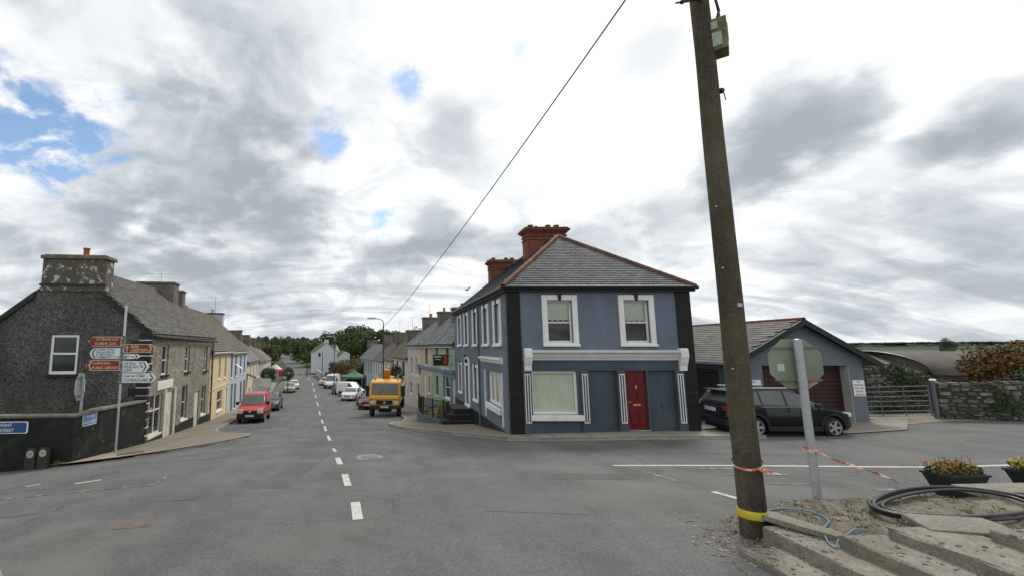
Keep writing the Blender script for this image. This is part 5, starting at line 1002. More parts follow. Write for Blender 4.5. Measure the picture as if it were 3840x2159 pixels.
for k, (rx, ry, z) in enumerate(((1.27, .50, .03), (1.12, .42, .045), (1.25, .48, .07))):
    b = MB(); ph0 = random.uniform(0, 6.28); b.tube([Matrix.Rotation(R(14), 3, 'Z') @ Vector((rx * math.cos(a) + .02 * math.sin(2 * a + ph0), ry * math.sin(a) + .012 * math.sin(3 * a + ph0), z + .02 * math.sin(a * 2 + ph0))) for a in np.linspace(0, 6.29, 60)], .021, 8, caps=False); b.build('loop', hose, hc, smooth=180)
_r = Matrix.Rotation(R(14), 3, 'Z'); b = MB(); b.tube([_r @ Vector((1.31 * math.cos(a), .53 * math.sin(a), .05)) for a in np.linspace(R(140), R(225), 14)] + [_r @ Vector(v) for v in ((-.72, -.47, .045), (-.5, -.53, .04))], .021, 8); b.build('free_end', hose, hc, smooth=180)
rope = mat('blue_rope', (.13, .22, .30), .8, .2, 20)
b = MB(); b.tube(smooth_path([(5.05, 6.5, -2.3), (5.4, 6.45, -2.2), (5.62, 6.22, -2.16), (5.58, 5.95, -2.17), (5.36, 5.78, -2.2), (5.14, 5.52, -2.24), (5.10, 5.38, -2.255), (5.2, 5.45, -2.2), (5.42, 5.55, -2.17), (5.58, 5.62, -2.15), (5.66, 5.56, -2.14)], 6), .010, 6); o = b.build('rope', rope, smooth=180); tag(o, 'blue rope trailing over the soil beside the wooden pole', 'rope')
# ------------------------------------------------------------------ planters
def planter(label, c, L_, rz, seed, cols):
    random.seed(seed); t = thing('planter', label, 'planter', c, rz, 'flower planters'); b = MB()
    b.loft([[(-L_ / 2 + .1, -.11, 0), (L_ / 2 - .1, -.11, 0), (L_ / 2 - .1, .11, 0), (-L_ / 2 + .1, .11, 0)], [(-L_ / 2, -.2, .36), (L_ / 2, -.2, .36), (L_ / 2, .2, .36), (-L_ / 2, .2, .36)], [(-L_ / 2 - .02, -.22, .365), (L_ / 2 + .02, -.22, .365), (L_ / 2 + .02, .22, .365), (-L_ / 2 - .02, .22, .365)], [(-L_ / 2 - .02, -.22, .40), (L_ / 2 + .02, -.22, .40), (L_ / 2 + .02, .22, .40), (-L_ / 2 - .02, .22, .40)]])
    b.build('tub', mat('dark_tub', (.018, .022, .022), .6, .2), t)
    b = MB(); b.box(-L_ / 2 + .02, L_ / 2 - .02, -.19, .19, .3, .41); b.build('compost', mat('compost', (.03, .022, .015), .95), t)
    for nm, c_, n_, hs, sz in cols:
        q = MB()
        for k in range(n_):
            x, y = random.uniform(-L_ / 2, L_ / 2), random.uniform(-.17, .17); z = .40 + random.uniform(*hs) * (1 - .5 * abs(x) / L_); s = sz * random.uniform(.6, 1.3); a = random.uniform(0, 6.28); d_ = Vector((random.gauss(0, 1), random.gauss(0, 1), random.gauss(.6, .6))).normalized(); e1 = d_.orthogonal().normalized() * s; e2 = d_.cross(e1)
            o_ = Vector((x, y, z)); q.add([o_ - e1, o_ - e2 * .5, o_ + e1, o_ + e2 * .5], [(0, 1, 2, 3)])
        q.build(nm, mat('bloom_' + c_[0], c_[1], .8, .2, 12, isl=.35), t, kind='stuff')
    q = MB()
    for k in range(26): x = random.uniform(-L_ / 2, L_ / 2); q.tube([(x, random.uniform(-.1, .1), .4), (x + random.uniform(-.06, .06), random.uniform(-.1, .1), .4 + random.uniform(.1, .3))], .004, 4)
    q.build('stems', mat('dry_stem', (.16, .13, .09), .9), t, kind='stuff'); random.seed(7)
FL = [('leaves', ('green', (.07, .10, .025)), 420, (0., .16), .035), ('yellow_blooms', ('yellow', (.42, .27, .03)), 240, (.0, .2), .03), ('rust_blooms', ('rust', (.28, .11, .06)), 220, (.02, .22), .03)]
planter('dark planter of dry orange flowers behind the hose coil', (10.2, 8.35, g1(10.2, 8.35) - .0), .78, R(6), 3, FL)
planter('dark planter with bright yellow flowers cut by the right edge', (12.0, 8.55, g1(12.0, 8.5)), .78, R(3), 5, [('leaves', ('green', (.07, .10, .025)), 380, (0., .16), .035), ('yellow_blooms', ('bright', (.50, .42, .03)), 420, (.02, .22), .03)])
# ------------------------------------------------------------------ vehicles
def ip(pts, x): return float(np.interp(x, [p[0] for p in pts], [p[1] for p in pts]))
def paint(name, c, metal=.0, rough=.28): return mat(name, c, rough, .04, 2, spec=.4, metal=metal, grime=.1)
def wheel(parent, x, y, r, w, rimm, side, spokes=5):
    b = MB(); b.lathe([(r * .64, -w / 2), (r * .86, -w / 2), (r * .97, -w * .38), (r, -w * .2), (r, w * .2), (r * .97, w * .38), (r * .86, w / 2), (r * .64, w / 2)], (x, y, r), 22, 'y'); wl = b.build('wheel', rubber, parent, smooth=40)
    yo = y + side * (w / 2 + .004); b = MB(); b.lathe([(.03, 0), (r * .62, 0), (r * .62, side * .012)], (x, yo - side * .05, r), 20, 'y'); b.build('hub', blackmetal, wl)
    b = MB(); b.lathe([(r * .60, side * -.02), (r * .66, side * .03), (r * .62, side * .03), (r * .585, side * -.02)], (x, yo, r), 22, 'y')
    for k in range(spokes):
        a = 2 * math.pi * k / spokes + .3; M_ = Matrix.Translation((x, yo, r)) @ Matrix.Rotation(a, 4, 'Y'); b.box(-.035, .035, -.015, .02, .0, r * .62, M_)
    b.lathe([(.01, side * .028), (.06, side * .028), (.06, 0)], (x, yo, r), 12, 'y'); b.build('rim', rimm, wl, smooth=40)
def car(name, label, cat, loc, rz, sp, group=None, pitch=0.):
    t = thing(name, label, cat, loc, rz, group); t.rotation_euler = (0, pitch, rz)
    pm = sp['paint']; Lh = sp['L'] / 2; wr = sp['r']; ar = wr + .06; xs = np.unique(np.concatenate([np.linspace(-Lh, Lh, sp.get('n', 46)), *[np.linspace(xw - ar, xw + ar, 13) for xw in sp['wx']]]))
    def zb(x):
        z = ip(sp['bot'], x)
        for xw in sp['wx']:
            if abs(x - xw) < ar: z = max(z, wr + math.sqrt(max(0, ar * ar - (x - xw) ** 2)))
        return z
    rings = []
    for x in xs:
        w, b_, t_ = ip(sp['wid'], x), zb(x), ip(sp['belt'], x); h = max(.05, t_ - b_); half = [(w * .90, b_), (w * .985, b_ + .16 * h), (w, b_ + .5 * h), (w * .985, t_ - .10 * h), (w * .93, t_ - .02), (w * .70, t_ + .012), (w * .3, t_ + .022)]
        rings.append([(x, y, z) for y, z in half] + [(x, -y, z) for y, z in half[::-1]])
    b = MB(); b.loft(rings); bd = b.build('body', pm, t, smooth=38)
    b = MB(); b.box(-Lh * .9, Lh * .88, -sp['W'] / 2 + .27, sp['W'] / 2 - .27, ip(sp['bot'], 0) - .03, ip(sp['belt'], 0) * .7); b.build('underbody', rubber, t)
    # cabin
    gx = [p[0] for p in sp['roof']]; xs2 = np.unique(np.concatenate([np.linspace(gx[0], gx[-1], 26), gx])); rings = []
    def gw(x, f):
        wb = ip(sp['wid'], x) * .93; zt = ip(sp['roof'], x); z0_ = ip(sp['belt'], x) - .03; full = sp['H'] - z0_; k = min(1, max(0, (zt - z0_) / full)); wt = wb + (sp['rw'] - wb) * k; return wb + (wt - wb) * f, z0_ + (zt - z0_) * f
    for x in xs2:
        a0, z0_ = gw(x, 0); a1, z1_ = gw(x, .86); a2, z2_ = gw(x, .97); zt = ip(sp['roof'], x)
        rings.append([(x, a0, z0_), (x, a1, z1_), (x, a2 * .94, z2_), (x, a2 * .5, zt + .012), (x, -a2 * .5, zt + .012), (x, -a2 * .94, z2_), (x, -a1, z1_), (x, -a0, z0_)])
    b = MB(); b.loft(rings); b.build('cabin', pm, t, smooth=38)
    for xa, xb in sp['sidewin']:
        for sg in (-1, 1):
            r = []
            for x in np.linspace(xa, xb, 9):
                fa = .10; fb = .84; ya, za = gw(x, fa); yb, zb_ = gw(x, fb)
                if ip(sp['roof'], x) - ip(sp['belt'], x) < .12: continue
                r.append([(x, sg * (ya + .006), za), (x, sg * (yb + .006), zb_)])
            if len(r) > 1: b = MB(); b.loft(r, closed=False, caps=False); b.build('side_window', glasscar, t)
    for key, nm in (('screen', 'windscreen'), ('rear', 'rear_window')):
        if key not in sp: continue
        xa, xb = sp[key]; r = []; s_ = 1 if key == 'screen' else -1
        for x in np.linspace(xa, xb, 7):
            yb, zb_ = gw(x, .9); zt = ip(sp['roof'], x) + .02; r.append([(x + s_ * .012, yy, zt - .016 * (abs(yy) / max(.1, yb)) ** 2) for yy in np.linspace(-yb * .92, yb * .92, 7)])
        b = MB(); b.loft(r, closed=False, caps=False); b.build(nm, glasscar, t, smooth=180)
    for xw in sp['wx']:
        for sg in (-1, 1):
            wheel(t, xw, sg * (sp['W'] / 2 - .12), wr, .21, sp.get('rim', galv), sg, sp.get('spokes', 5))
            if sp.get('clad'):
                r = []
                for a in np.linspace(-.12, math.pi + .12, 15):
                    y_ = ip(sp['wid'], xw + ar * math.cos(a)) + .014; r.append([(xw + ar * math.cos(a) * .985, sg * (y_ - .05), wr + ar * math.sin(a) * .985), (xw + ar * math.cos(a), sg * y_, wr + ar * math.sin(a)), (xw + (ar + .075) * math.cos(a), sg * (y_ - .005), wr + (ar + .075) * math.sin(a))])
                b = MB(); b.loft(r, closed=False, caps=False); b.build('arch_cladding', rubber, t, smooth=60)
    if sp.get('clad'):
        b = MB(); r = []
        for sg in (-1, 1): b.box(sp['wx'][0] + ar, sp['wx'][1] - ar, sg * (sp['W'] / 2 - .03) - .04, sg * (sp['W'] / 2 - .03) + .035, ip(sp['bot'], 0) - .02, ip(sp['bot'], 0) + .14)
        b.build('sill_cladding', rubber, t, bevel=.02)
    for p in sp.get('bits', ()):
        nm, m_, (x0_, x1_, y0_, y1_, z0_, z1_), mir = p
        for sg in ((1, -1) if mir else (1,)):
            b = MB(); b.box(x0_, x1_, *(sorted((sg * y0_, sg * y1_))), z0_, z1_); b.build(nm, m_, t, bevel=.018 if min(x1_ - x0_, z1_ - z0_) > .05 else .004)
    return t
lampW = mat('headlamp', (.60, .62, .60), .12, .05, spec=.7); lampR = mat('tail_lamp', (.35, .012, .01), .2, .05, spec=.6); lampO = mat('indicator', (.6, .2, .02), .25); plateM = mat('number_plate', (.55, .56, .53), .6, .15, 20)
suv = dict(L=4.45, W=1.78, H=1.60, r=.335, wx=(-1.30, 1.33), rw=.60, paint=paint('dark_grey_paint', (.006, .007, .008), .0, .18), clad=True, rim=mat('alloy', (.42, .43, .45), .35, .05, metal=.5),
    bot=[(-2.23, .42), (-2.0, .28), (-1.7, .24), (1.7, .22), (2.0, .25), (2.23, .34)], belt=[(-2.23, .62), (-2.19, .86), (-2.05, 1.02), (-1.6, 1.04), (.75, .99), (1.05, .97), (1.55, .91), (1.95, .80), (2.14, .66), (2.23, .50)],
    wid=[(-2.23, .62), (-2.1, .80), (-1.8, .87), (-1.2, .89), (1.3, .89), (1.8, .84), (2.1, .72), (2.23, .52)], roof=[(-2.10, 1.02), (-1.88, 1.30), (-1.72, 1.47), (-1.3, 1.555), (-.5, 1.60), (.0, 1.585), (.32, 1.50), (.75, 1.22), (1.15, .97)],
    sidewin=((-1.55, -1.02), (-.96, -.18), (-.10, .92)), screen=(.36, 1.06), rear=(-2.04, -1.76),
    bits=[('headlamp', lampW, (1.80, 2.09, .50, .76, .66, .80), True), ('tail_lamp', lampR, (-2.20, -1.97, .60, .86, .84, .99), True), ('number_plate', plateM, (-2.235, -2.20, -.26, .26, .78, .90), False), ('grille', rubber, (2.1, 2.235, -.4, .4, .46, .62), False), ('bumper', rubber, (-2.25, -2.05, -.74, .74, .36, .56), False), ('wing_mirror', paint('mirror_dark', (.018, .021, .023)), (.70, .86, .90, 1.06, .98, 1.12), True), ('roof_rail', galv, (-1.45, .1, .555, .60, 1.565, 1.605), True), ('door_handle', MATS['mirror_dark'], (-.28, -.10, .885, .905, .86, .89), True), ('door_gap', rubber, (-.155, -.145, .86, .893, .36, .98), True), ('door_gap', rubber, (.90, .91, .86, .892, .40, .96), True), ('waist_trim', chrome, (-1.5, .95, .838, .85, .985, 1.0), True), ('roof_spoiler', MATS['mirror_dark'], (-2.02, -1.62, -.56, .56, 1.46, 1.50), False)])
car('parked_car', 'dark grey crossover car parked in front of the garage', 'car', (13.55, 16.07, g1(13.7, 16.07) - .0), R(-1), suv).scale = (.96, 1, 1)
kang = dict(L=4.0, W=1.68, H=1.84, r=.30, wx=(-1.3, 1.32), rw=.66, paint=paint('red_paint', (.46, .055, .05)), rim=galv,
    bot=[(-2, .34), (-1.8, .26), (1.8, .24), (2, .32)], belt=[(-2, .95), (-1.95, 1.05), (.95, 1.06), (1.2, 1.02), (1.6, .92), (1.86, .76), (2.0, .5)], wid=[(-2, .76), (-1.85, .82), (1.4, .84), (1.8, .76), (2.0, .58)],
    roof=[(-1.98, 1.05), (-1.95, 1.72), (-1.8, 1.82), (0, 1.85), (.35, 1.80), (.55, 1.70), (1.24, 1.04)], sidewin=((.05, 1.05),), screen=(.56, 1.18), rear=(-1.975, -1.955),
    bits=[('headlamp', lampW, (1.66, 1.93, .44, .76, .62, .86), True), ('bumper', rubber, (1.60, 2.05, -.79, .79, .26, .58), False), ('grille', rubber, (1.78, 2.0, -.42, .42, .60, .76), False), ('badge', chrome, (1.985, 2.012, -.06, .06, .66, .76), False), ('number_plate', plateM, (2.04, 2.06, -.26, .26, .40, .51), False), ('wing_mirror', rubber, (.95, 1.1, .86, 1.06, 1.08, 1.28), True), ('side_trim', rubber, (-1.0, 1.0, .835, .855, .52, .64), True), ('door_gap', rubber, (.06, .072, .80, .846, .3, 1.0), True), ('bonnet_gap', rubber, (1.185, 1.2, -.72, .72, 1.02, 1.048), False), ('wiper', rubber, (1.05, 1.2, -.5, .1, 1.10, 1.115), False)])
sed = dict(L=4.3, W=1.74, H=1.46, r=.31, wx=(-1.25, 1.3), rw=.56, paint=paint('dark_silver_paint', (.10, .105, .11), .5), rim=galv,
    bot=[(-2.15, .36), (-1.9, .22), (1.8, .2), (2.15, .28)], belt=[(-2.15, .6), (-2.08, .92), (-1.5, .96), (.8, .93), (1.05, .92), (1.6, .84), (1.95, .72), (2.15, .48)], wid=[(-2.15, .62), (-1.9, .82), (-1.2, .87), (1.3, .87), (1.8, .8), (2.15, .56)],
    roof=[(-2.0, .95), (-1.5, 1.34), (-.6, 1.46), (.0, 1.44), (.3, 1.36), (1.12, .93)], sidewin=((-1.5, -.75), (-.68, .02), (.1, .9)), screen=(.34, 1.05), rear=(-1.95, -1.55),
    bits=[('headlamp', lampW, (1.72, 2.02, .46, .74, .58, .74), True), ('tail_lamp', lampR, (-2.13, -1.9, .56, .82, .74, .9), True), ('number_plate', plateM, (2.13, 2.165, -.26, .26, .36, .47), False), ('grille', rubber, (1.95, 2.155, -.36, .36, .52, .64), False), ('wing_mirror', rubber, (.72, .86, .86, 1.03, .92, 1.04), True)])
def street_car(label, cat, x, y, head, sp, group='vehicles parked along the street'):
    d = Vector((math.cos(head), math.sin(head))); za, zb_ = g1(x + d.x * 1.3, y + d.y * 1.3), g1(x - d.x * 1.3, y - d.y * 1.3); car('parked_van' if cat == 'van' else 'parked_car', label, cat, (x, y, (za + zb_) / 2), head, sp, group, -math.atan2(za - zb_, 2.6))
street_car('red van with black bumper parked facing the camera on the left', 'van', -8.75, 30.6, R(-83), kang)
street_car('dark grey hatchback parked right behind the red van', 'car', -10.1, 40.3, R(-83), sed)
def recol(sp, nm, c, **k): d = dict(sp); d['paint'] = paint(nm, c); d.update(k); d['n'] = 24; return d
street_car('beige car parked under the round street tree on the left', 'car', -14.6, 69, R(-80), recol(sed, 'beige_paint', (.38, .34, .25)))
street_car('white car parked beyond the beige car on the left', 'car', -15.6, 77, R(-78), recol(sed, 'white_car_paint', (.62, .63, .64)))
street_car('white hatchback parked in front of the white panel van on the right', 'car', -3.9, 52.5, R(-100), recol(sed, 'white_car_paint', (.62, .63, .64), clad=False))
street_car('white panel van parked side-on below the green gazebo', 'van', -4.5, 59.5, R(-38), recol(kang, 'white_van_paint', (.64, .65, .68), sidewin=((.05, 1.0),)))
street_car('dark car half hidden behind the white panel van', 'car', -6.6, 64.5, R(-75), recol(sed, 'navy_paint', (.02, .024, .032)))
street_car('dark red car hidden behind the orange truck', 'car', -1.35, 41.5, R(-98), recol(sed, 'maroon_paint', (.13, .02, .035)))
trn = dict(L=5.2, W=2.0, H=2.35, r=.34, wx=(-1.6, 1.75), rw=.80, paint=paint('white_van_paint', (.64, .65, .68)), rim=galv, n=24,
    bot=[(-2.6, .36), (2.6, .32)], belt=[(-2.6, 1.1), (1.5, 1.2), (1.75, 1.15), (2.3, 1.0), (2.6, .6)], wid=[(-2.6, .95), (1.8, 1.0), (2.4, .9), (2.6, .75)], roof=[(-2.58, 1.1), (-2.55, 2.3), (-2.3, 2.36), (.3, 2.36), (.8, 2.25), (1.85, 1.17)], sidewin=((.6, 1.6),), screen=(.95, 1.75),
    bits=[('headlamp', lampW, (2.15, 2.45, .55, .88, .80, 1.05), True), ('bumper', rubber, (2.2, 2.66, -.9, .9, .34, .62), False), ('number_plate', plateM, (2.65, 2.67, -.26, .26, .45, .56), False), ('stripe', mat('hi_vis', (.55, .6, .05), .5), (-2.0, 1.2, .99, 1.012, .85, 1.05), True), ('wing_mirror', rubber, (1.4, 1.55, 1.02, 1.25, 1.3, 1.6), True)])
street_car('tall white high-roofed van with yellow stripe further down on the right', 'van', -9.3, 79, R(-96), trn)
street_car('pale car parked behind the tall white van', 'car', -11.6, 87, R(-96), recol(sed, 'pinkish_paint', (.45, .38, .36)))
street_car('pale blue car parked near the red hoarding at the end of the left row', 'car', -22.5, 103, R(-75), recol(sed, 'pale_blue_paint', (.42, .52, .55)))
# orange truck with lifting bucket
tx, ty = .05, 32.2; tk = thing('orange_truck', 'orange lorry with a lifting bucket parked facing the camera on the right', 'truck', (tx, ty, g1(tx, ty) + .02), R(-96)); tk.rotation_euler = (0, R(4.5), R(-96))
org_ = paint('orange_paint', (.62, .30, .025)); tyl = .16
def rect(x, w, z0_, z1_, k=.08): return [(x, -w + k, z0_), (x, w - k, z0_), (x, w, z0_ + k), (x, w, z1_ - k), (x, w - k, z1_), (x, -w + k, z1_), (x, -w, z1_ - k), (x, -w, z0_ + k)]
b = MB(); b.loft([rect(-.9, 1.06, .95, 2.42), rect(.2, 1.06, .95, 2.46), rect(.62, 1.05, .95, 2.40), rect(.98, 1.05, .95, 1.62), rect(1.25, 1.04, .95, 1.52), rect(1.32, 1.0, .95, 1.40)]); b.build('cab', org_, tk, smooth=35)
# windscreen plane follows the slope of the cab front
xa, za, xb, zb_ = .655, 2.32, .97, 1.64; b = MB(); b.loft([[(xb + .02, y, zb_ + .02) for y in (-.93, .93)], [(xa + .02, y, za) for y in (-.90, .90)]], closed=False, caps=False); b.build('windscreen', glasscar, tk)
for sg in (-1, 1):
    b = MB(); b.add([(x, sg * 1.066, z) for x, z in ((-.5, 1.6), (.85, 1.6), (.5, 2.3), (-.5, 2.3))], [(0, 1, 2, 3)]); b.build('side_window', glasscar, tk)
    b = MB(); b.box(.75, .86, sg * 1.1 if sg > 0 else -1.34, 1.34 if sg > 0 else -1.1, 1.45, 2.2); b.build('wing_mirror', rubber, tk, bevel=.03)
    b = MB(); b.box(1.24, 1.33, sorted((sg * .62, sg * .96))[0], sorted((sg * .62, sg * .96))[1], 1.06, 1.24); b.build('headlamp', lampW, tk, bevel=.02)
    b = MB(); b.box(1.24, 1.335, sorted((sg * .86, sg * 1.0))[0], sorted((sg * .86, sg * 1.0))[1], 1.25, 1.36); b.build('indicator', lampO, tk)
    for xw in (.55, -2.6): wheel(tk, xw, sg * .92, .42, .26, mat('dark_rim', (.08, .08, .08), .6), sg)
    b = MB(); b.lathe([(.07, 2.44), (.07, 2.58), (.03, 2.62)], (-.2, sg * .8, 0), 10); b.build('beacon', mat('beacon_orange', (.6, .12, .03), .2), tk, smooth=60)
b = MB(); b.box(1.26, 1.36, -.55, .55, 1.02, 1.30); b.build('grille', rubber, tk, bevel=.03); b = MB(); b.lathe([(.07, 0), (.09, .0), (.09, .012), (.07, .012)], (1.365, 0, 1.17), 16, 'x'); b.build('badge', chrome, tk)
b = MB(); b.box(1.2, 1.36, -1.0, 1.0, .72, .96); b.build('bumper', mat('dark_bumper', (.03, .032, .03), .7), tk, bevel=.03); b = MB(); b.box(1.355, 1.372, -.28, .28, .80, .92); b.build('number_plate', plateM, tk)
b = MB(); b.box(1.30, 1.345, -1.0, 1.0, 1.375, 1.39); b.build('panel_gap', rubber, tk); b = MB(); b.box(.99, 1.03, -.98, .98, 1.585, 1.625); b.build('windscreen_trim', rubber, tk); b = MB(); b.tube([(1.02, -.5, 1.64), (.86, -.1, 1.95)], .012, 5); b.build('wiper', rubber, tk)
b = MB(); b.box(-4.0, 1.1, -.42, .42, .45, .85); b.build('chassis', rubber, tk); b = MB(); b.box(-4.0, -1.0, -1.05, 1.05, .95, 1.3); b.build('flatbed', org_, tk)
b = MB(); b.box(-2.6, -2.1, -.25, .25, 1.3, 2.1); b.tube([(-2.3, 0, 2.1), (-3.6, 0, 2.15)], .12, 8); b.tube([(-3.6, .2, 2.15), (-1.3, .0, 2.3)], .1, 8); b.build('boom', org_, tk)
b = MB(); b.loft([[(-1.5, -.25, 2.35), (-1.0, -.25, 2.35), (-1.0, .15, 2.35), (-1.5, .15, 2.35)], [(-1.52, -.28, 3.02), (-.97, -.28, 3.02), (-.97, .18, 3.02), (-1.52, .18, 3.02)]]); b.build('bucket', mat('bucket_orange', (.40, .14, .02), .5, .1), tk, bevel=.03)
b = MB(); b.box(-3.9, -1.0, .98, 1.12, 1.3, 1.8); b.build('side_locker', mat('tan_locker', (.35, .28, .16), .7, .2), tk)
# ------------------------------------------------------------------ street furniture down the street
def lamp_post(label, x, y, top, arm, heading, m, base_w=.11):
    z = g1(x, y); t = thing('street_lamp', label, 'street lamp', (x, y, z), 0, 'street lamps'); H_ = top - z; d = Vector((math.cos(heading), math.sin(heading), 0))
    b = MB(); b.lathe([(base_w, -.2), (base_w, .9 if H_ > 3 else .3), (base_w * .62, 1.0), (base_w * .45, H_ - .5)], (0, 0, 0), 10); b.build('column', m, t, smooth=50)
    b = MB(); b.tube(smooth_path([(0, 0, H_ - .6), (0, 0, H_ - .2), d * .25 + Vector((0, 0, H_ + .02)), d * arm + Vector((0, 0, H_ + .1))], 6), .045, 8); b.build('arm', galv, t, smooth=60)
    M_ = basis(d * (arm + .3) + Vector((0, 0, H_ + .1)), d, Vector((-d.y, d.x, 0)), (0, 0, 1)); b = MB(); b.box(-.4, .35, -.13, .13, -.05, .09, M_, .04); b.build('lantern', mat('lantern_grey', (.35, .36, .36), .5), t, bevel=.03)
darkpole = mat('dark_pole', (.045, .05, .047), .6, .2, 4)
lamp_post('tall street lamp with curved arm in front of the right-hand terrace', -.2, 38, 2.3, .75, R(172), darkpole)
lamp_post('distant street lamp beside the tall white van', -8.4, 74, 1.6, .8, R(172), darkpole)
def plain_pole(label, x, y, top, r=.09): z = g1(x, y); t = thing('utility_pole', label, 'pole', (x, y, z), 0, 'distant poles'); b = MB(); b.lathe([(r, -.3), (r * .8, top - z)], (0, 0, 0), 8); b.build('shaft', darkpole, t, smooth=60)
plain_pole('thin dark pole by the grey boundary fence', -13.5, 96, -1.0); plain_pole('thin brown pole before the far white house', -19.5, 112, -2.0, .12)
# road direction sign on the left
ds = thing('direction_sign', 'pale green-edged road direction sign on two posts behind the red van', 'road sign', (-10.1, 37, g1(-10.1, 37)), R(4)); zs = g1(-10.1, 37)
b = MB(); b.box(-.76, .76, -.02, .02, -3.55 - zs, -2.55 - zs); pl = b.build('panel', mat('sign_edge_green', (.20, .25, .22), .6), ds, bevel=.02); b = MB(); b.box(-.73, .73, -.024, -.019, -3.52 - zs, -2.58 - zs); b.build('face', mat('sign_face_grey', (.58, .60, .56), .6, .06), pl)
for i, (t_, xx, sh) in enumerate((('Cill Rois', -.45, .2), ('KILRUSH', -.42, 0), ('Inis', -.5, .2), ('ENNIS via', -.1, 0), ('COORACLARE', -.05, 0))): text(t_, .17, sblk, ds, Matrix.Translation((xx + .1, -.0255, -2.68 - zs - i * .185)) @ Matrix.Rotation(R(90), 4, 'X'), shear=sh)
for i, t_ in enumerate(('18', 'N68')): text(t_, .16, sblk, ds, Matrix.Translation((.55, -.0255, -2.85 - zs - i * .5)) @ Matrix.Rotation(R(90), 4, 'X'))
for x in (-.4, .42): b = MB(); b.lathe([(.045, -.3), (.045, -2.6 - zs)], (x, .06, 0), 8); b.build('post', galv, ds)
# projecting pub sign
ps = thing('projecting_sign', 'square black and red projecting sign above the pub front', 'sign', (3.55, 29.3, -.85), R(-2)); b = MB(); b.box(-.48, .48, -.05, .05, -.36, .36); b.build('box', mat('dark_red_sign', (.16, .018, .012), .5), ps, bevel=.01); b = MB(); b.box(-.44, .12, -.056, -.049, -.30, .30); b.build('face', mat('sign_panel_black', (.012, .012, .014), .5), ps)
b = MB(); b.box(-.40, .06, -.0585, -.0545, .19, .25); b.box(-.34, .0, -.0585, -.0545, .02, .06); b.build('lettering', signw, ps); b = MB(); b.tube([(.27 + .09 * math.cos(a), -.06, .22 * math.sin(a)) for a in np.linspace(-2.0, 2.0, 12)], .025, 6); b.build('emblem', mat('sign_pink', (.55, .25, .16), .5), ps); b = MB(); b.tube([(.45, 0, .3), (.85, 0, .3)], .02, 6); b.tube([(.45, 0, -.3), (.85, 0, -.3)], .02, 6); b.build('bracket', blackmetal, ps)
# railing on low curved wall in front of the pub
rw = thing('railing', 'black railing on a low curved grey wall in front of the pub', 'railing', (2.4, 25, g1(2.4, 25))); z0r = g1(2.4, 25)
cl = smooth_path([(1.98, 27.6, 0), (1.92, 25.9, 0), (2.08, 25.2, 0), (2.5, 24.35, 0), (3.0, 23.75, 0), (3.25, 23.55, 0)], 7)
b = MB(); r = []; rl = []
for i, p in enumerate(cl):
    a, c = cl[max(0, i - 1)], cl[min(len(cl) - 1, i + 1)]; d = (c - a).normalized(); n_ = Vector((-d.y, d.x, 0)) * .1; zt = -3.62 - z0r - .02 * i * .2; P_ = Vector((p.x - 2.4, p.y - 25, 0)); rl.append((P_, zt))
    r.append([P_ + n_ + Vector((0, 0, -.8)), P_ - n_ + Vector((0, 0, -.8)), P_ - n_ + Vector((0, 0, zt)), P_ + n_ + Vector((0, 0, zt))])
b.loft(r); b.build('low_wall', mat('slate_blue_wall', (.10, .125, .145), .8, .1, 2, grime=.2), rw, bevel=.02)
b = MB(); b.tube([p + Vector((0, 0, z + .92)) for p, z in rl], .022, 6); b.build('top_rail', blackmetal, rw); b = MB(); b.tube([p + Vector((0, 0, z + .12)) for p, z in rl], .014, 6); b.build('bottom_rail', blackmetal, rw)
tot = len(rl)
for i in range(0, tot * 2 - 1):
    k = i / 2; a = rl[int(k)]; c = rl[min(tot - 1, int(k) + 1)]; f_ = k - int(k); p = a[0].lerp(c[0], f_); z = a[1] + (c[1] - a[1]) * f_; big = i % 14 == 0 or i == tot * 2 - 2
    b = MB(); b.tube([p + Vector((0, 0, z)), p + Vector((0, 0, z + (1.0 if big else .92)))], .035 if big else .010, 6); b.build('post' if big else 'baluster', blackmetal, rw)
strip('pub_terrace', [(4.35, 28.6), (4.35, 26.5), (4.35, 25.3)], [(2.05, 28.6), (2.0, 26.2), (2.6, 24.6)], .22, paveC, 4, 4)
tb = thing('picnic_table', 'small yellow and blue picnic table on the pub terrace', 'table', (3.0, 26.6, g1(3, 26.6) + .2), R(20)); yl = mat('yellow_wood', (.48, .36, .05), .7); bl_ = mat('bright_blue_wood', (.04, .08, .38), .6)
b = MB(); b.box(-.7, .7, -.35, .35, .70, .75); b.build('top', bl_, tb)
for sg in (-1, 1): b = MB(); b.box(-.7, .7, sg * .62 - .13, sg * .62 + .13, .42, .46); b.build('bench', yl, tb)
for x in (-.5, .5):
    for sg in (-1, 1): b = MB(); b.tube([(x, sg * .65, 0), (x, sg * .12, .72)], .04, 4); b.build('leg', yl, tb)
    b = MB(); b.box(x - .03, x + .03, -.65, .65, .36, .42); b.build('brace', yl, tb)
ab = thing('menu_board', 'yellow folding board beside the black door steps', 'board', (3.35, 25.55, g1(3.3, 25.5) + .2), R(30)); b = MB(); b.prism([(-.25, -.02, 0), (.25, -.02, 0), (.25, .22, .85), (-.25, .22, .85)], (0, .03, 0)); b.build('front_leaf', yl, ab); b = MB(); b.prism([(-.25, .5, 0), (.25, .5, 0), (.25, .26, .85), (-.25, .26, .85)], (0, .03, 0)); b.build('back_leaf', yl, ab)
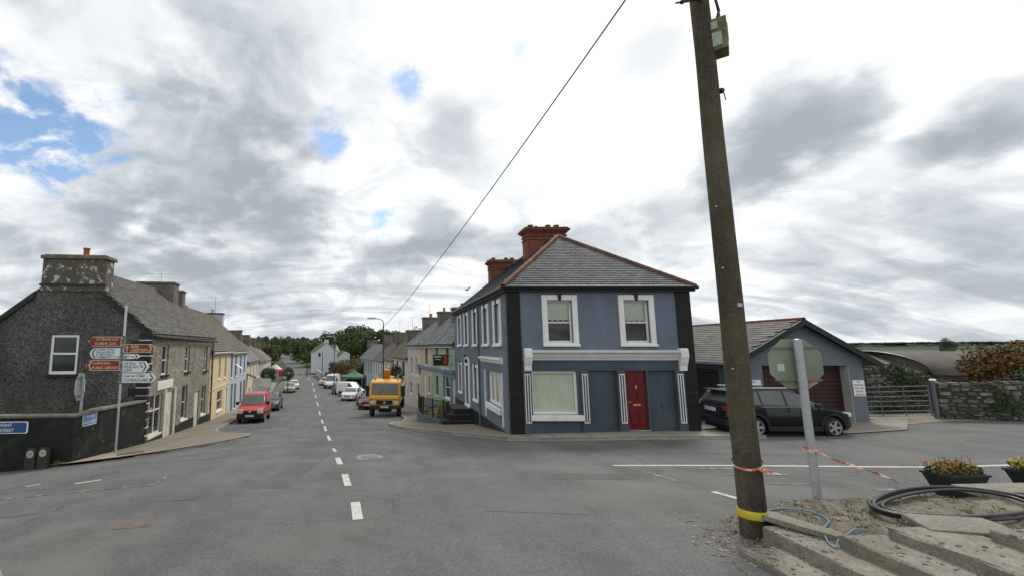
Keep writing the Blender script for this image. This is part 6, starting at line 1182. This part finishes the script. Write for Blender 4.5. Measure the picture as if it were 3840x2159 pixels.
# green gazebo
gz_ = thing('gazebo', 'green pop-up gazebo beside the white panel van', 'gazebo', (-4.9, 69.5, g1(-4.9, 69.5)), R(-8)); gc = mat('gazebo_green', (.07, .18, .095), .8, .08); b = MB(); h_ = 2.35
b.add([(-1.6, -1.6, h_), (1.6, -1.6, h_), (1.6, 1.6, h_), (-1.6, 1.6, h_), (-.6, -.6, h_ + .45), (.6, -.6, h_ + .45), (.6, .6, h_ + .45), (-.6, .6, h_ + .45), (0, 0, h_ + 1.05), (-1.6, -1.6, h_ - .3), (1.6, -1.6, h_ - .3), (1.6, 1.6, h_ - .3), (-1.6, 1.6, h_ - .3)], [(0, 1, 5, 4), (1, 2, 6, 5), (2, 3, 7, 6), (3, 0, 4, 7), (4, 5, 8), (5, 6, 8), (6, 7, 8), (7, 4, 8), (0, 1, 10, 9), (1, 2, 11, 10), (2, 3, 12, 11), (3, 0, 9, 12)]); b.build('canopy', gc, gz_)
for sx in (-1, 1):
    for sy in (-1, 1): b = MB(); b.lathe([(.035, 0), (.035, h_)], (sx * 1.55, sy * 1.55, 0), 6); b.build('leg', galv, gz_)
b = MB(); b.box(-1.5, 1.55, 1.5, 1.55, 0, h_); b.build('back_cloth', mat('dark_green_cloth', (.02, .04, .025), .9), gz_); b = MB(); b.box(1.5, 1.55, -1.5, 1.5, 0, h_); b.build('side_cloth', MATS['dark_green_cloth'], gz_)
# low things further down
def wallbox(name, label, x0_, y0_, x1_, y1_, h, th, m, cat='wall'):
    z = min(g1(x0_, y0_), g1(x1_, y1_)); t = thing(name, label, cat, (x0_, y0_, z)); d = Vector((x1_ - x0_, y1_ - y0_, 0)); n_ = Vector((-d.y, d.x, 0)).normalized() * th; b = MB(); b.prism([(0, 0, -.5), d + Vector((0, 0, -.5)), d + n_ + Vector((0, 0, -.5)), n_ + Vector((0, 0, -.5))], (0, 0, h + .5)); b.build('wall', m, t); c = MB(); k = n_.normalized() * .05; c.prism([-k + Vector((0, 0, h)), d - k + Vector((0, 0, h)), d + n_ + k + Vector((0, 0, h)), n_ + k + Vector((0, 0, h))], (0, 0, .12)); c.build('coping', concrete, t); return t
wallbox('yard_wall', 'tan yard wall end between the tall van and the gazebo', -7.4, 76, -6.0, 76.5, 2.2, .5, mat('tan_wall', (.27, .21, .12), .9, .15))
wallbox('yard_wall', 'green-painted yard wall behind the tall white van', -12.5, 93, -7.5, 92, 2.0, .3, mat('green_wall', (.06, .12, .10), .8, .2))
wallbox('yard_wall', 'long pale grey boundary wall along the right of the far street', -13.2, 98, -17.8, 118, 1.5, .3, mat('pale_wall', (.36, .36, .35), .9, .15))
wallbox('yard_wall', 'cream garden wall before the green-white house', -9.0, 104, -1.5, 103, 2.6, .3, mat('cream_wall', (.44, .42, .33), .9, .2))
# its street side faces the camera: build the gabled end house
fh = thing('far_house', 'pale blue-white gabled house with chimney at the end of the street', 'house', (-19.6, 125, -4.3), R(19)); fh.scale = (.73, .73, .73); b = MB(); b.add([(0, 0, -4), (8.5, 0, -4), (8.5, 0, 4.1), (4.4, 0, 7.4), (0, 0, 4.1), (0, 9, -4), (8.5, 9, -4), (8.5, 9, 4.1), (4.4, 9, 7.4), (0, 9, 4.1)], [(0, 1, 2, 3, 4), (5, 6, 7, 8, 9), (0, 5, 9, 4), (1, 6, 7, 2)]); b.build('wall', mat('far_white', (.50, .53, .57), .9, .06), fh)
b = MB(); b.prism([(-.3, -.15, 3.9), (4.4, -.15, 7.45), (4.4, 9.2, 7.45), (-.3, 9.2, 3.9)], (0, 0, .15)); b.prism([(8.8, -.15, 3.9), (4.4, -.15, 7.45), (4.4, 9.2, 7.45), (8.8, 9.2, 3.9)], (0, 0, .15)); b.build('roof', slateB, fh); chimney(fh, 3.6, 5.2, .1, .9, 6.6, 8.6, MATS['far_white'])
for (x, z) in ((1.2, 2.2),): b = MB(); b.box(x, x + .9, -.05, .05, z, z + 1.4); b.build('window', glass, fh)
b = MB(); b.add([(8.5, 0, -4), (13.6, 0, -4), (13.6, 0, 3.4), (11.4, 0, 4.2), (8.5, 0, 1.8)], [(0, 1, 2, 3, 4)]); b.add([(8.5, 7, -4), (13.6, 7, -4), (13.6, 7, 3.4), (11.4, 7, 4.2), (8.5, 7, 1.8)], [(0, 1, 2, 3, 4)]); b.add([(13.6, 0, -4), (13.6, 7, -4), (13.6, 7, 3.4), (13.6, 0, 3.4)], [(0, 1, 2, 3)]); b.build('annex', mat('far_greenwhite', (.46, .53, .47), .9, .06), fh); b = MB(); b.prism([(8.4, -.15, 1.8), (11.4, -.15, 4.25), (11.4, 7, 4.25), (8.4, 7, 1.8)], (0, 0, .12)); b.build('annex_roof', slateB, fh)
ch_far, _, _ = terrace('far_house', 'cream house half behind the pale gabled house at the end of the street', (-21.5, 141), (-16, 140), 6, -5.5, -1.2, 1.8, crm, slateC)
# striped canopy and red hoarding at the end of the left row
cn = thing('canopy_stall', 'pink and white striped canopy at the end of the left-hand row', 'canopy', (-26.4, 108, g1(-26.4, 108)), R(-10)); cn.scale = (.6, .6, .72); b = MB(); b.add([(-2.2, -2, 3.0), (2.2, -2, 3.0), (2.2, 2, 3.0), (-2.2, 2, 3.0), (0, 0, 4.7)], [(0, 1, 4), (1, 2, 4), (2, 3, 4), (3, 0, 4)]); b.build('top', mat('canopy_pale', (.6, .5, .52), .8), cn); b = MB(); b.box(-2.2, 2.2, -2, 2, 2.5, 3.0); b.build('valance', mat('canopy_pink', (.40, .16, .18), .8), cn)
for sx in (-2, 2): b = MB(); b.lathe([(.06, 0), (.06, 2.6)], (sx, -1.9, 0), 6); b.build('leg', white, cn)
hb = thing('hoarding', 'red rounded hoarding beside the striped canopy', 'sign', (-26.9, 116, g1(-26.9, 116))); hb.scale = (.5, .6, .55); b = MB(); b.box(-1.4, 1.4, -.15, .15, 0, 3.4); b.build('panel', mat('hoarding_red', (.48, .03, .03), .6), hb, bevel=.1); b = MB(); b.lathe([(.35, -.18), (.7, -.18), (.7, .18), (.35, .18)], (.2, 0, 3.9), 18, 'y'); b.build('hoop', MATS['hoarding_red'], hb, smooth=40)
fp_ = thing('flower_planter', 'low planter of yellow flowers behind the orange truck', 'planter', (-2.3, 44.5, g1(-2.3, 44.5)), R(-8)); b = MB(); b.box(-.5, .5, -.35, .35, 0, .45); b.build('tub', mat('green_tub', (.04, .06, .02), .8), fp_)
# ------------------------------------------------------------------ trees and shrubs
def leaf_mesh(name, n, R_, seed, leaf, m, clumps=22, squash=(1, 1, .85), shell=.55):
    g = np.random.default_rng(seed); cl = g.normal(size=(clumps, 3)); cl /= np.linalg.norm(cl, axis=1)[:, None]; cl *= (g.uniform(shell, .92, clumps) ** 1.)[:, None]; cr_ = g.uniform(.22, .42, clumps)
    k = g.integers(0, clumps, n); d = g.normal(size=(n, 3)); d /= np.linalg.norm(d, axis=1)[:, None]; p = cl[k] + d * (cr_[k] * g.uniform(.55, 1.05, n) ** .5)[:, None]
    p = p * np.array(squash) * R_; nv = d + g.normal(size=(n, 3)) * .55; nv /= np.linalg.norm(nv, axis=1)[:, None]
    a = np.cross(nv, g.normal(size=(n, 3))); a /= np.linalg.norm(a, axis=1)[:, None]; b_ = np.cross(nv, a); s = leaf * g.uniform(.6, 1.35, n)[:, None]
    v = np.stack([p - a * s, p - b_ * s * .6 , p + a * s, p + b_ * s * .6], 1).reshape(-1, 3); me = bpy.data.meshes.new(name); me.from_pydata(v.tolist(), [], [(4 * i, 4 * i + 1, 4 * i + 2, 4 * i + 3) for i in range(n)]); me.materials.append(m); return me
def leafmat(name, c, var=.4): 
    m = mat(name, c, .75, .25, .5, isl=var, spec=.25); return m
fG = leafmat('leaf_green', (.078, .108, .034), .5); fD = leafmat('leaf_dark', (.045, .068, .026), .5); fO = leafmat('leaf_orange', (.135, .082, .024)); fL = leafmat('leaf_olive', (.11, .115, .04), .5); fS = leafmat('leaf_sage', (.08, .105, .055)); fR = leafmat('leaf_maroon', (.055, .02, .02)); bark = mat('bark', (.06, .045, .03), .95, .3, 4, bump=.5, bscale=15)
def tree(name, label, x, y, me, scale, trunk_h, group=None, z=None, tr=.16, sq=(1, 1, 1), rz=0., cat='tree'):
    z = g1(x, y) if z is None else z; t = thing(name, label, cat, (x, y, z), rz, group)
    if trunk_h > 0:
        b = MB(); b.tube([(0, 0, -.3), (.03, 0, trunk_h * .5), (0, .04, trunk_h), (.05, .02, trunk_h + scale * .5)], [tr * 1.3, tr, tr * .85, tr * .4], 8)
        for k in range(4): a = k * 1.6 + .3; b.tube([(0, 0, trunk_h * .9), (math.cos(a) * scale * .35, math.sin(a) * scale * .35, trunk_h + scale * .45)], [tr * .6, tr * .2], 6)
        b.build('trunk', bark, t, smooth=60)
    o = bpy.data.objects.new('crown', me); col.objects.link(o); o.parent = t; o.location = (0, 0, trunk_h + scale * sq[2] * .75); o.scale = (scale * sq[0], scale * sq[1], scale * sq[2]); return t
ballA = leaf_mesh('crown', 5200, 1, 11, .055, fD, 40, (1, 1, .95), .6); ballB = leaf_mesh('crown', 5200, 1, 12, .055, fS, 40, (1, 1, .95), .6)
tree('street_tree', 'dark round-headed street tree behind the direction sign', -12.2, 47, ballA, .82, 2.3, 'street trees', tr=.07)
tree('street_tree', 'sage green round-headed street tree beside the beige car', -14.25, 66, ballB, .92, 2.2, 'street trees', tr=.07)
wood = [leaf_mesh('crown', 4200, 1, 20 + i, .06, m, 30, (1, 1, .9), .5) for i, m in enumerate((fG, fD, fL, fG))]
random.seed(21)
lab_t = ['dark green tree', 'mid green tree', 'olive tree', 'broad bushy tree']
TREES = [(-66, 212, 7.5, 0), (-58, 196, 7, 3), (-52, 182, 6.5, 0), (-45, 172, 6, 2), (-27, 166, 6.5, 3), (-36, 200, 8, 1), (-21, 178, 7.5, 1), (-15, 172, 7, 0), (-9, 160, 7.5, 3), (-3, 150, 7, 1), (-12, 185, 9, 1), (2, 165, 8, 0), (8, 145, 6, 2), (-2, 128, 3.8, 2), (-76, 240, 8, 1), (-90, 250, 7, 0), (-58, 246, 8, 3), (1.5, 118, 3.2, 2), (14, 160, 8, 1)]
names = ['leftmost tree of the wood over the end of the street', 'tall tree at the road bend', 'tree left of the far gabled house', 'olive tree over the road bend', 'bushy tree next to the far gabled house', 'tall dark tree behind the road bend', 'dark tree rising behind the far gabled house', 'green tree behind the gable of the far house', 'broad tree right of the far gabled house', 'dark tree behind the distant street lamp', 'tallest dark tree of the wood', 'green tree behind the pale blue terrace', 'olive tree over the terrace roofs', 'olive tree beside the pale terrace end', 'far dark tree on the left of the wood', 'far green tree at the left end of the wood', 'far bushy tree above the road bend', 'small olive tree above the gazebo', 'dark tree hidden behind the terrace chimneys']
for (x, y, s, k), nm in zip(TREES, names): tree('tree', nm, x, y, wood[k], s * .84, s * .22, 'trees beyond the end of the street', z=g1(x, y) - .5, sq=(1, 1, random.uniform(.85, 1.05)), rz=random.uniform(0, 6), tr=.3)
hedge = leaf_mesh('crown', 4200, 1, 41, .05, fO, 30, (1.3, .8, .8), .4); mar = leaf_mesh('crown', 2600, 1, 42, .06, fR, 24, (1, .8, .8), .4); bush = leaf_mesh('crown', 4200, 1, 43, .05, fD, 30, (1, 1, 1), .4)
tree('shrub', 'orange-brown hedge behind the green gazebo', -6.2, 86, hedge, 3.0, .6, cat='shrub', z=g1(-6, 86)); tree('shrub', 'maroon shrub left of the orange hedge', -9.6, 90, mar, 2.2, 1.2, cat='shrub', z=g1(-9, 90)); tree('shrub', 'dark bush between the terrace houses behind the orange bucket', .95, 47.2, bush, 1.5, .9, cat='shrub', z=g1(1, 47)+.3)
q = leaf_mesh('flowers', 700, 1, 44, .06, leafmat('leaf_gold', (.30, .22, .03)), 14, (1, 1, .6), .4); o = bpy.data.objects.new('flowers', q); col.objects.link(o); o.parent = fp_; o.location = (0, 0, .6); o.scale = (.6, .45, .4)
rbush = leaf_mesh('crown', 9000, 1, 45, .055, fO, 40, (1, 1, 1), .3); rb2 = leaf_mesh('crown', 9000, 1, 46, .055, fD, 40, (1, 1, 1), .3); rb3 = leaf_mesh('crown', 5000, 1, 47, .045, fG, 30, (1, 1, 1), .4)
tree('shrub', 'large orange-tinted bush at the right edge above the stone wall', 27.6, 20.0, rbush, 1.35, .5, cat='shrub', z=-2.5, sq=(1.0, 1, 1.0)); tree('shrub', 'dark green bush below the orange one at the right edge', 26.5, 18.3, rb2, .95, .2, cat='shrub', z=-2.5, sq=(1.25, 1, 1.0)); tree('shrub', 'green bush cut by the right edge of the view', 29.2, 19.0, rb3, 1.7, .3, cat='shrub', z=-2.9)
ivy = leaf_mesh('ivy', 2600, 1, 48, .05, fD, 22, (1, 1, 1), .3)
def mound(label, x, y, z, s, me, sq): t = thing('ivy', label, 'ivy', (x, y, z)); o = bpy.data.objects.new('leaves', me); col.objects.link(o); o.parent = t; o.scale = (s * sq[0], s * sq[1], s * sq[2])
mound('dark ivy growing over the stone bank behind the gate', 23.6, 20.75, -1.5, .9, ivy, (1.5, .4, .8)); mound('weeds and brambles at the foot of the bank behind the gate', 22.4, 20.2, -2.7, .7, ivy, (2.2, .6, .6)); mound('ivy sprouting on the chimney stub behind the barn', 45.6, 36.5, .1, .8, ivy, (1, .8, .7)); mound('ivy hanging over the joint of the stone walls', 24.4, 17.0, -2.2, .55, ivy, (.8, .4, 1.1))
mound('tangled brambles over the tall stone wall by the gate', 23.3, 17.15, -2.1, .6, ivy, (1.3, .35, .8)); mound('brambles hanging over the low stone wall', 26.6, 16.15, -2.15, .55, ivy, (1.6, .4, .7)); mound('dark scrub on the roof edge behind the garage', 22.6, 22.5, -.9, .8, ivy, (1.1, .6, .8))
sprig = leaf_mesh('leaves', 600, 1, 49, .08, fG, 10, (1, 1, .6), .4)
mound('small weeds at the foot of the black wall', -10.6, 15.1, g1(-10.6, 15.1) + .05, .22, sprig, (1.6, .6, 1))
# ------------------------------------------------------------------ hills
def hill(name, pts, base, m, depth=120, rough=2.):
    b = MB(); r = []
    for i, (x, y, z) in enumerate(pts): r.append([(x, y - depth, base), (x, y - depth * .45, base + (z - base) * .6), (x, y, z), (x, y + depth, base)])
    b.loft(r, closed=False, caps=False); o = b.build(name, m, smooth=180); o['kind'] = 'structure'; return o
hm = mat('hill_green', (.020, .036, .022), .95, .35, .03, bump=.0, stain=[((.035, .055, .025), .012, .5, .6)])
xs_ = np.linspace(-700, 500, 90); hill('hill_far', [(x, 720, 6 + 5 * math.sin(x * .006 + 1) + 3 * mnoise.noise(Vector((x * .02, 1, 0))) + (4 if -420 < x < -180 else 0)) for x in xs_], -8, hm)
xs_ = np.linspace(500, 2400, 80); hill('hill_right', [(x, 1150, 5 + 7 * math.exp(-((x - 1500) / 420) ** 2) + 1.2 * mnoise.noise(Vector((x * .03, 4, 0)))) for x in xs_], -8, hm)
# wooded skyline on the far hill: one mass
g = np.random.default_rng(5); wb = MB(); n = 900; X = g.uniform(-330, -60, n); Y = g.uniform(300, 420, n)
for x, y in zip(X, Y):
    z = np.interp(y, [300, 420], [-5, 3.0]) + g.uniform(0, 2) + 4.2 * math.exp(-((x + 190) / 60) ** 2); wb.ball((x, y, z), g.uniform(2.2, 4.2), 6, 5, (1, 1, 1.25), .28)
for k in range(420):
    x = g.uniform(900, 2300); y = 1120 + g.uniform(-30, 10); z = 3.5 + 7 * math.exp(-((x - 1500) / 420) ** 2); wb.ball((x, y, z), g.uniform(2.5, 6), 6, 4, (2.2, 1, .55), .3)
o = wb.build('far_wood', mat('far_wood_green', (.026, .042, .022), .95, .35, .12, isl=.35, bump=.8, bscale=1.2), kind='stuff'); tag(o, 'dark wooded hillside on the skyline beyond the village', 'wood')
for lab, x, y, z, h in (('thin aerial on the chimney above the pub terrace', 4.3, 43.4, 2.9, 1.2), ('thin aerial on the mossy chimney behind the street lamp', 3.1, 51.6, 1.9, 1.6), ('thin aerial over the low white terrace', 1.9, 60.2, 1.9, 1.5)):
    t = thing('aerial', lab, 'aerial', (x, y, z)); b = MB(); b.tube([(0, 0, -.1), (0, 0, h)], .02, 5); b.build('mast', galv, t); b = MB(); b.tube([(-.4, 0, h - .1), (.4, 0, h - .1)], .012, 4); b.build('boom', galv, t)
# a gull
for i, (x, y, z, s, lab) in enumerate(((3.55, 19, 2.4, .22, 'small gull flying left of the blue house roof'),)):
    t = thing('bird', lab, 'bird', (x, y, z), R(30)); b = MB(); b.loft([[(.01, 0, 0), (.01, .0, .01), (.0, .01, .0)], [(-.1 * s * 2, .03, .03), (-.1 * s * 2, -.03, .03), (-.1 * s * 2, 0, -.03)], [(-.45 * s * 2, .01, .0), (-.45 * s * 2, -.01, .0), (-.45 * s * 2, 0, -.01)]]); b.add([(-.05, 0, .01), (-.14, 0, .01), (-.1, .22, .14), (-.04, .24, .13)], [(0, 1, 2, 3)]); b.add([(-.05, 0, .01), (-.14, 0, .01), (-.1, -.22, .12), (-.04, -.24, .11)], [(0, 1, 2, 3)]); b.build('body', mat('gull_grey', (.3, .3, .3), .8), t)
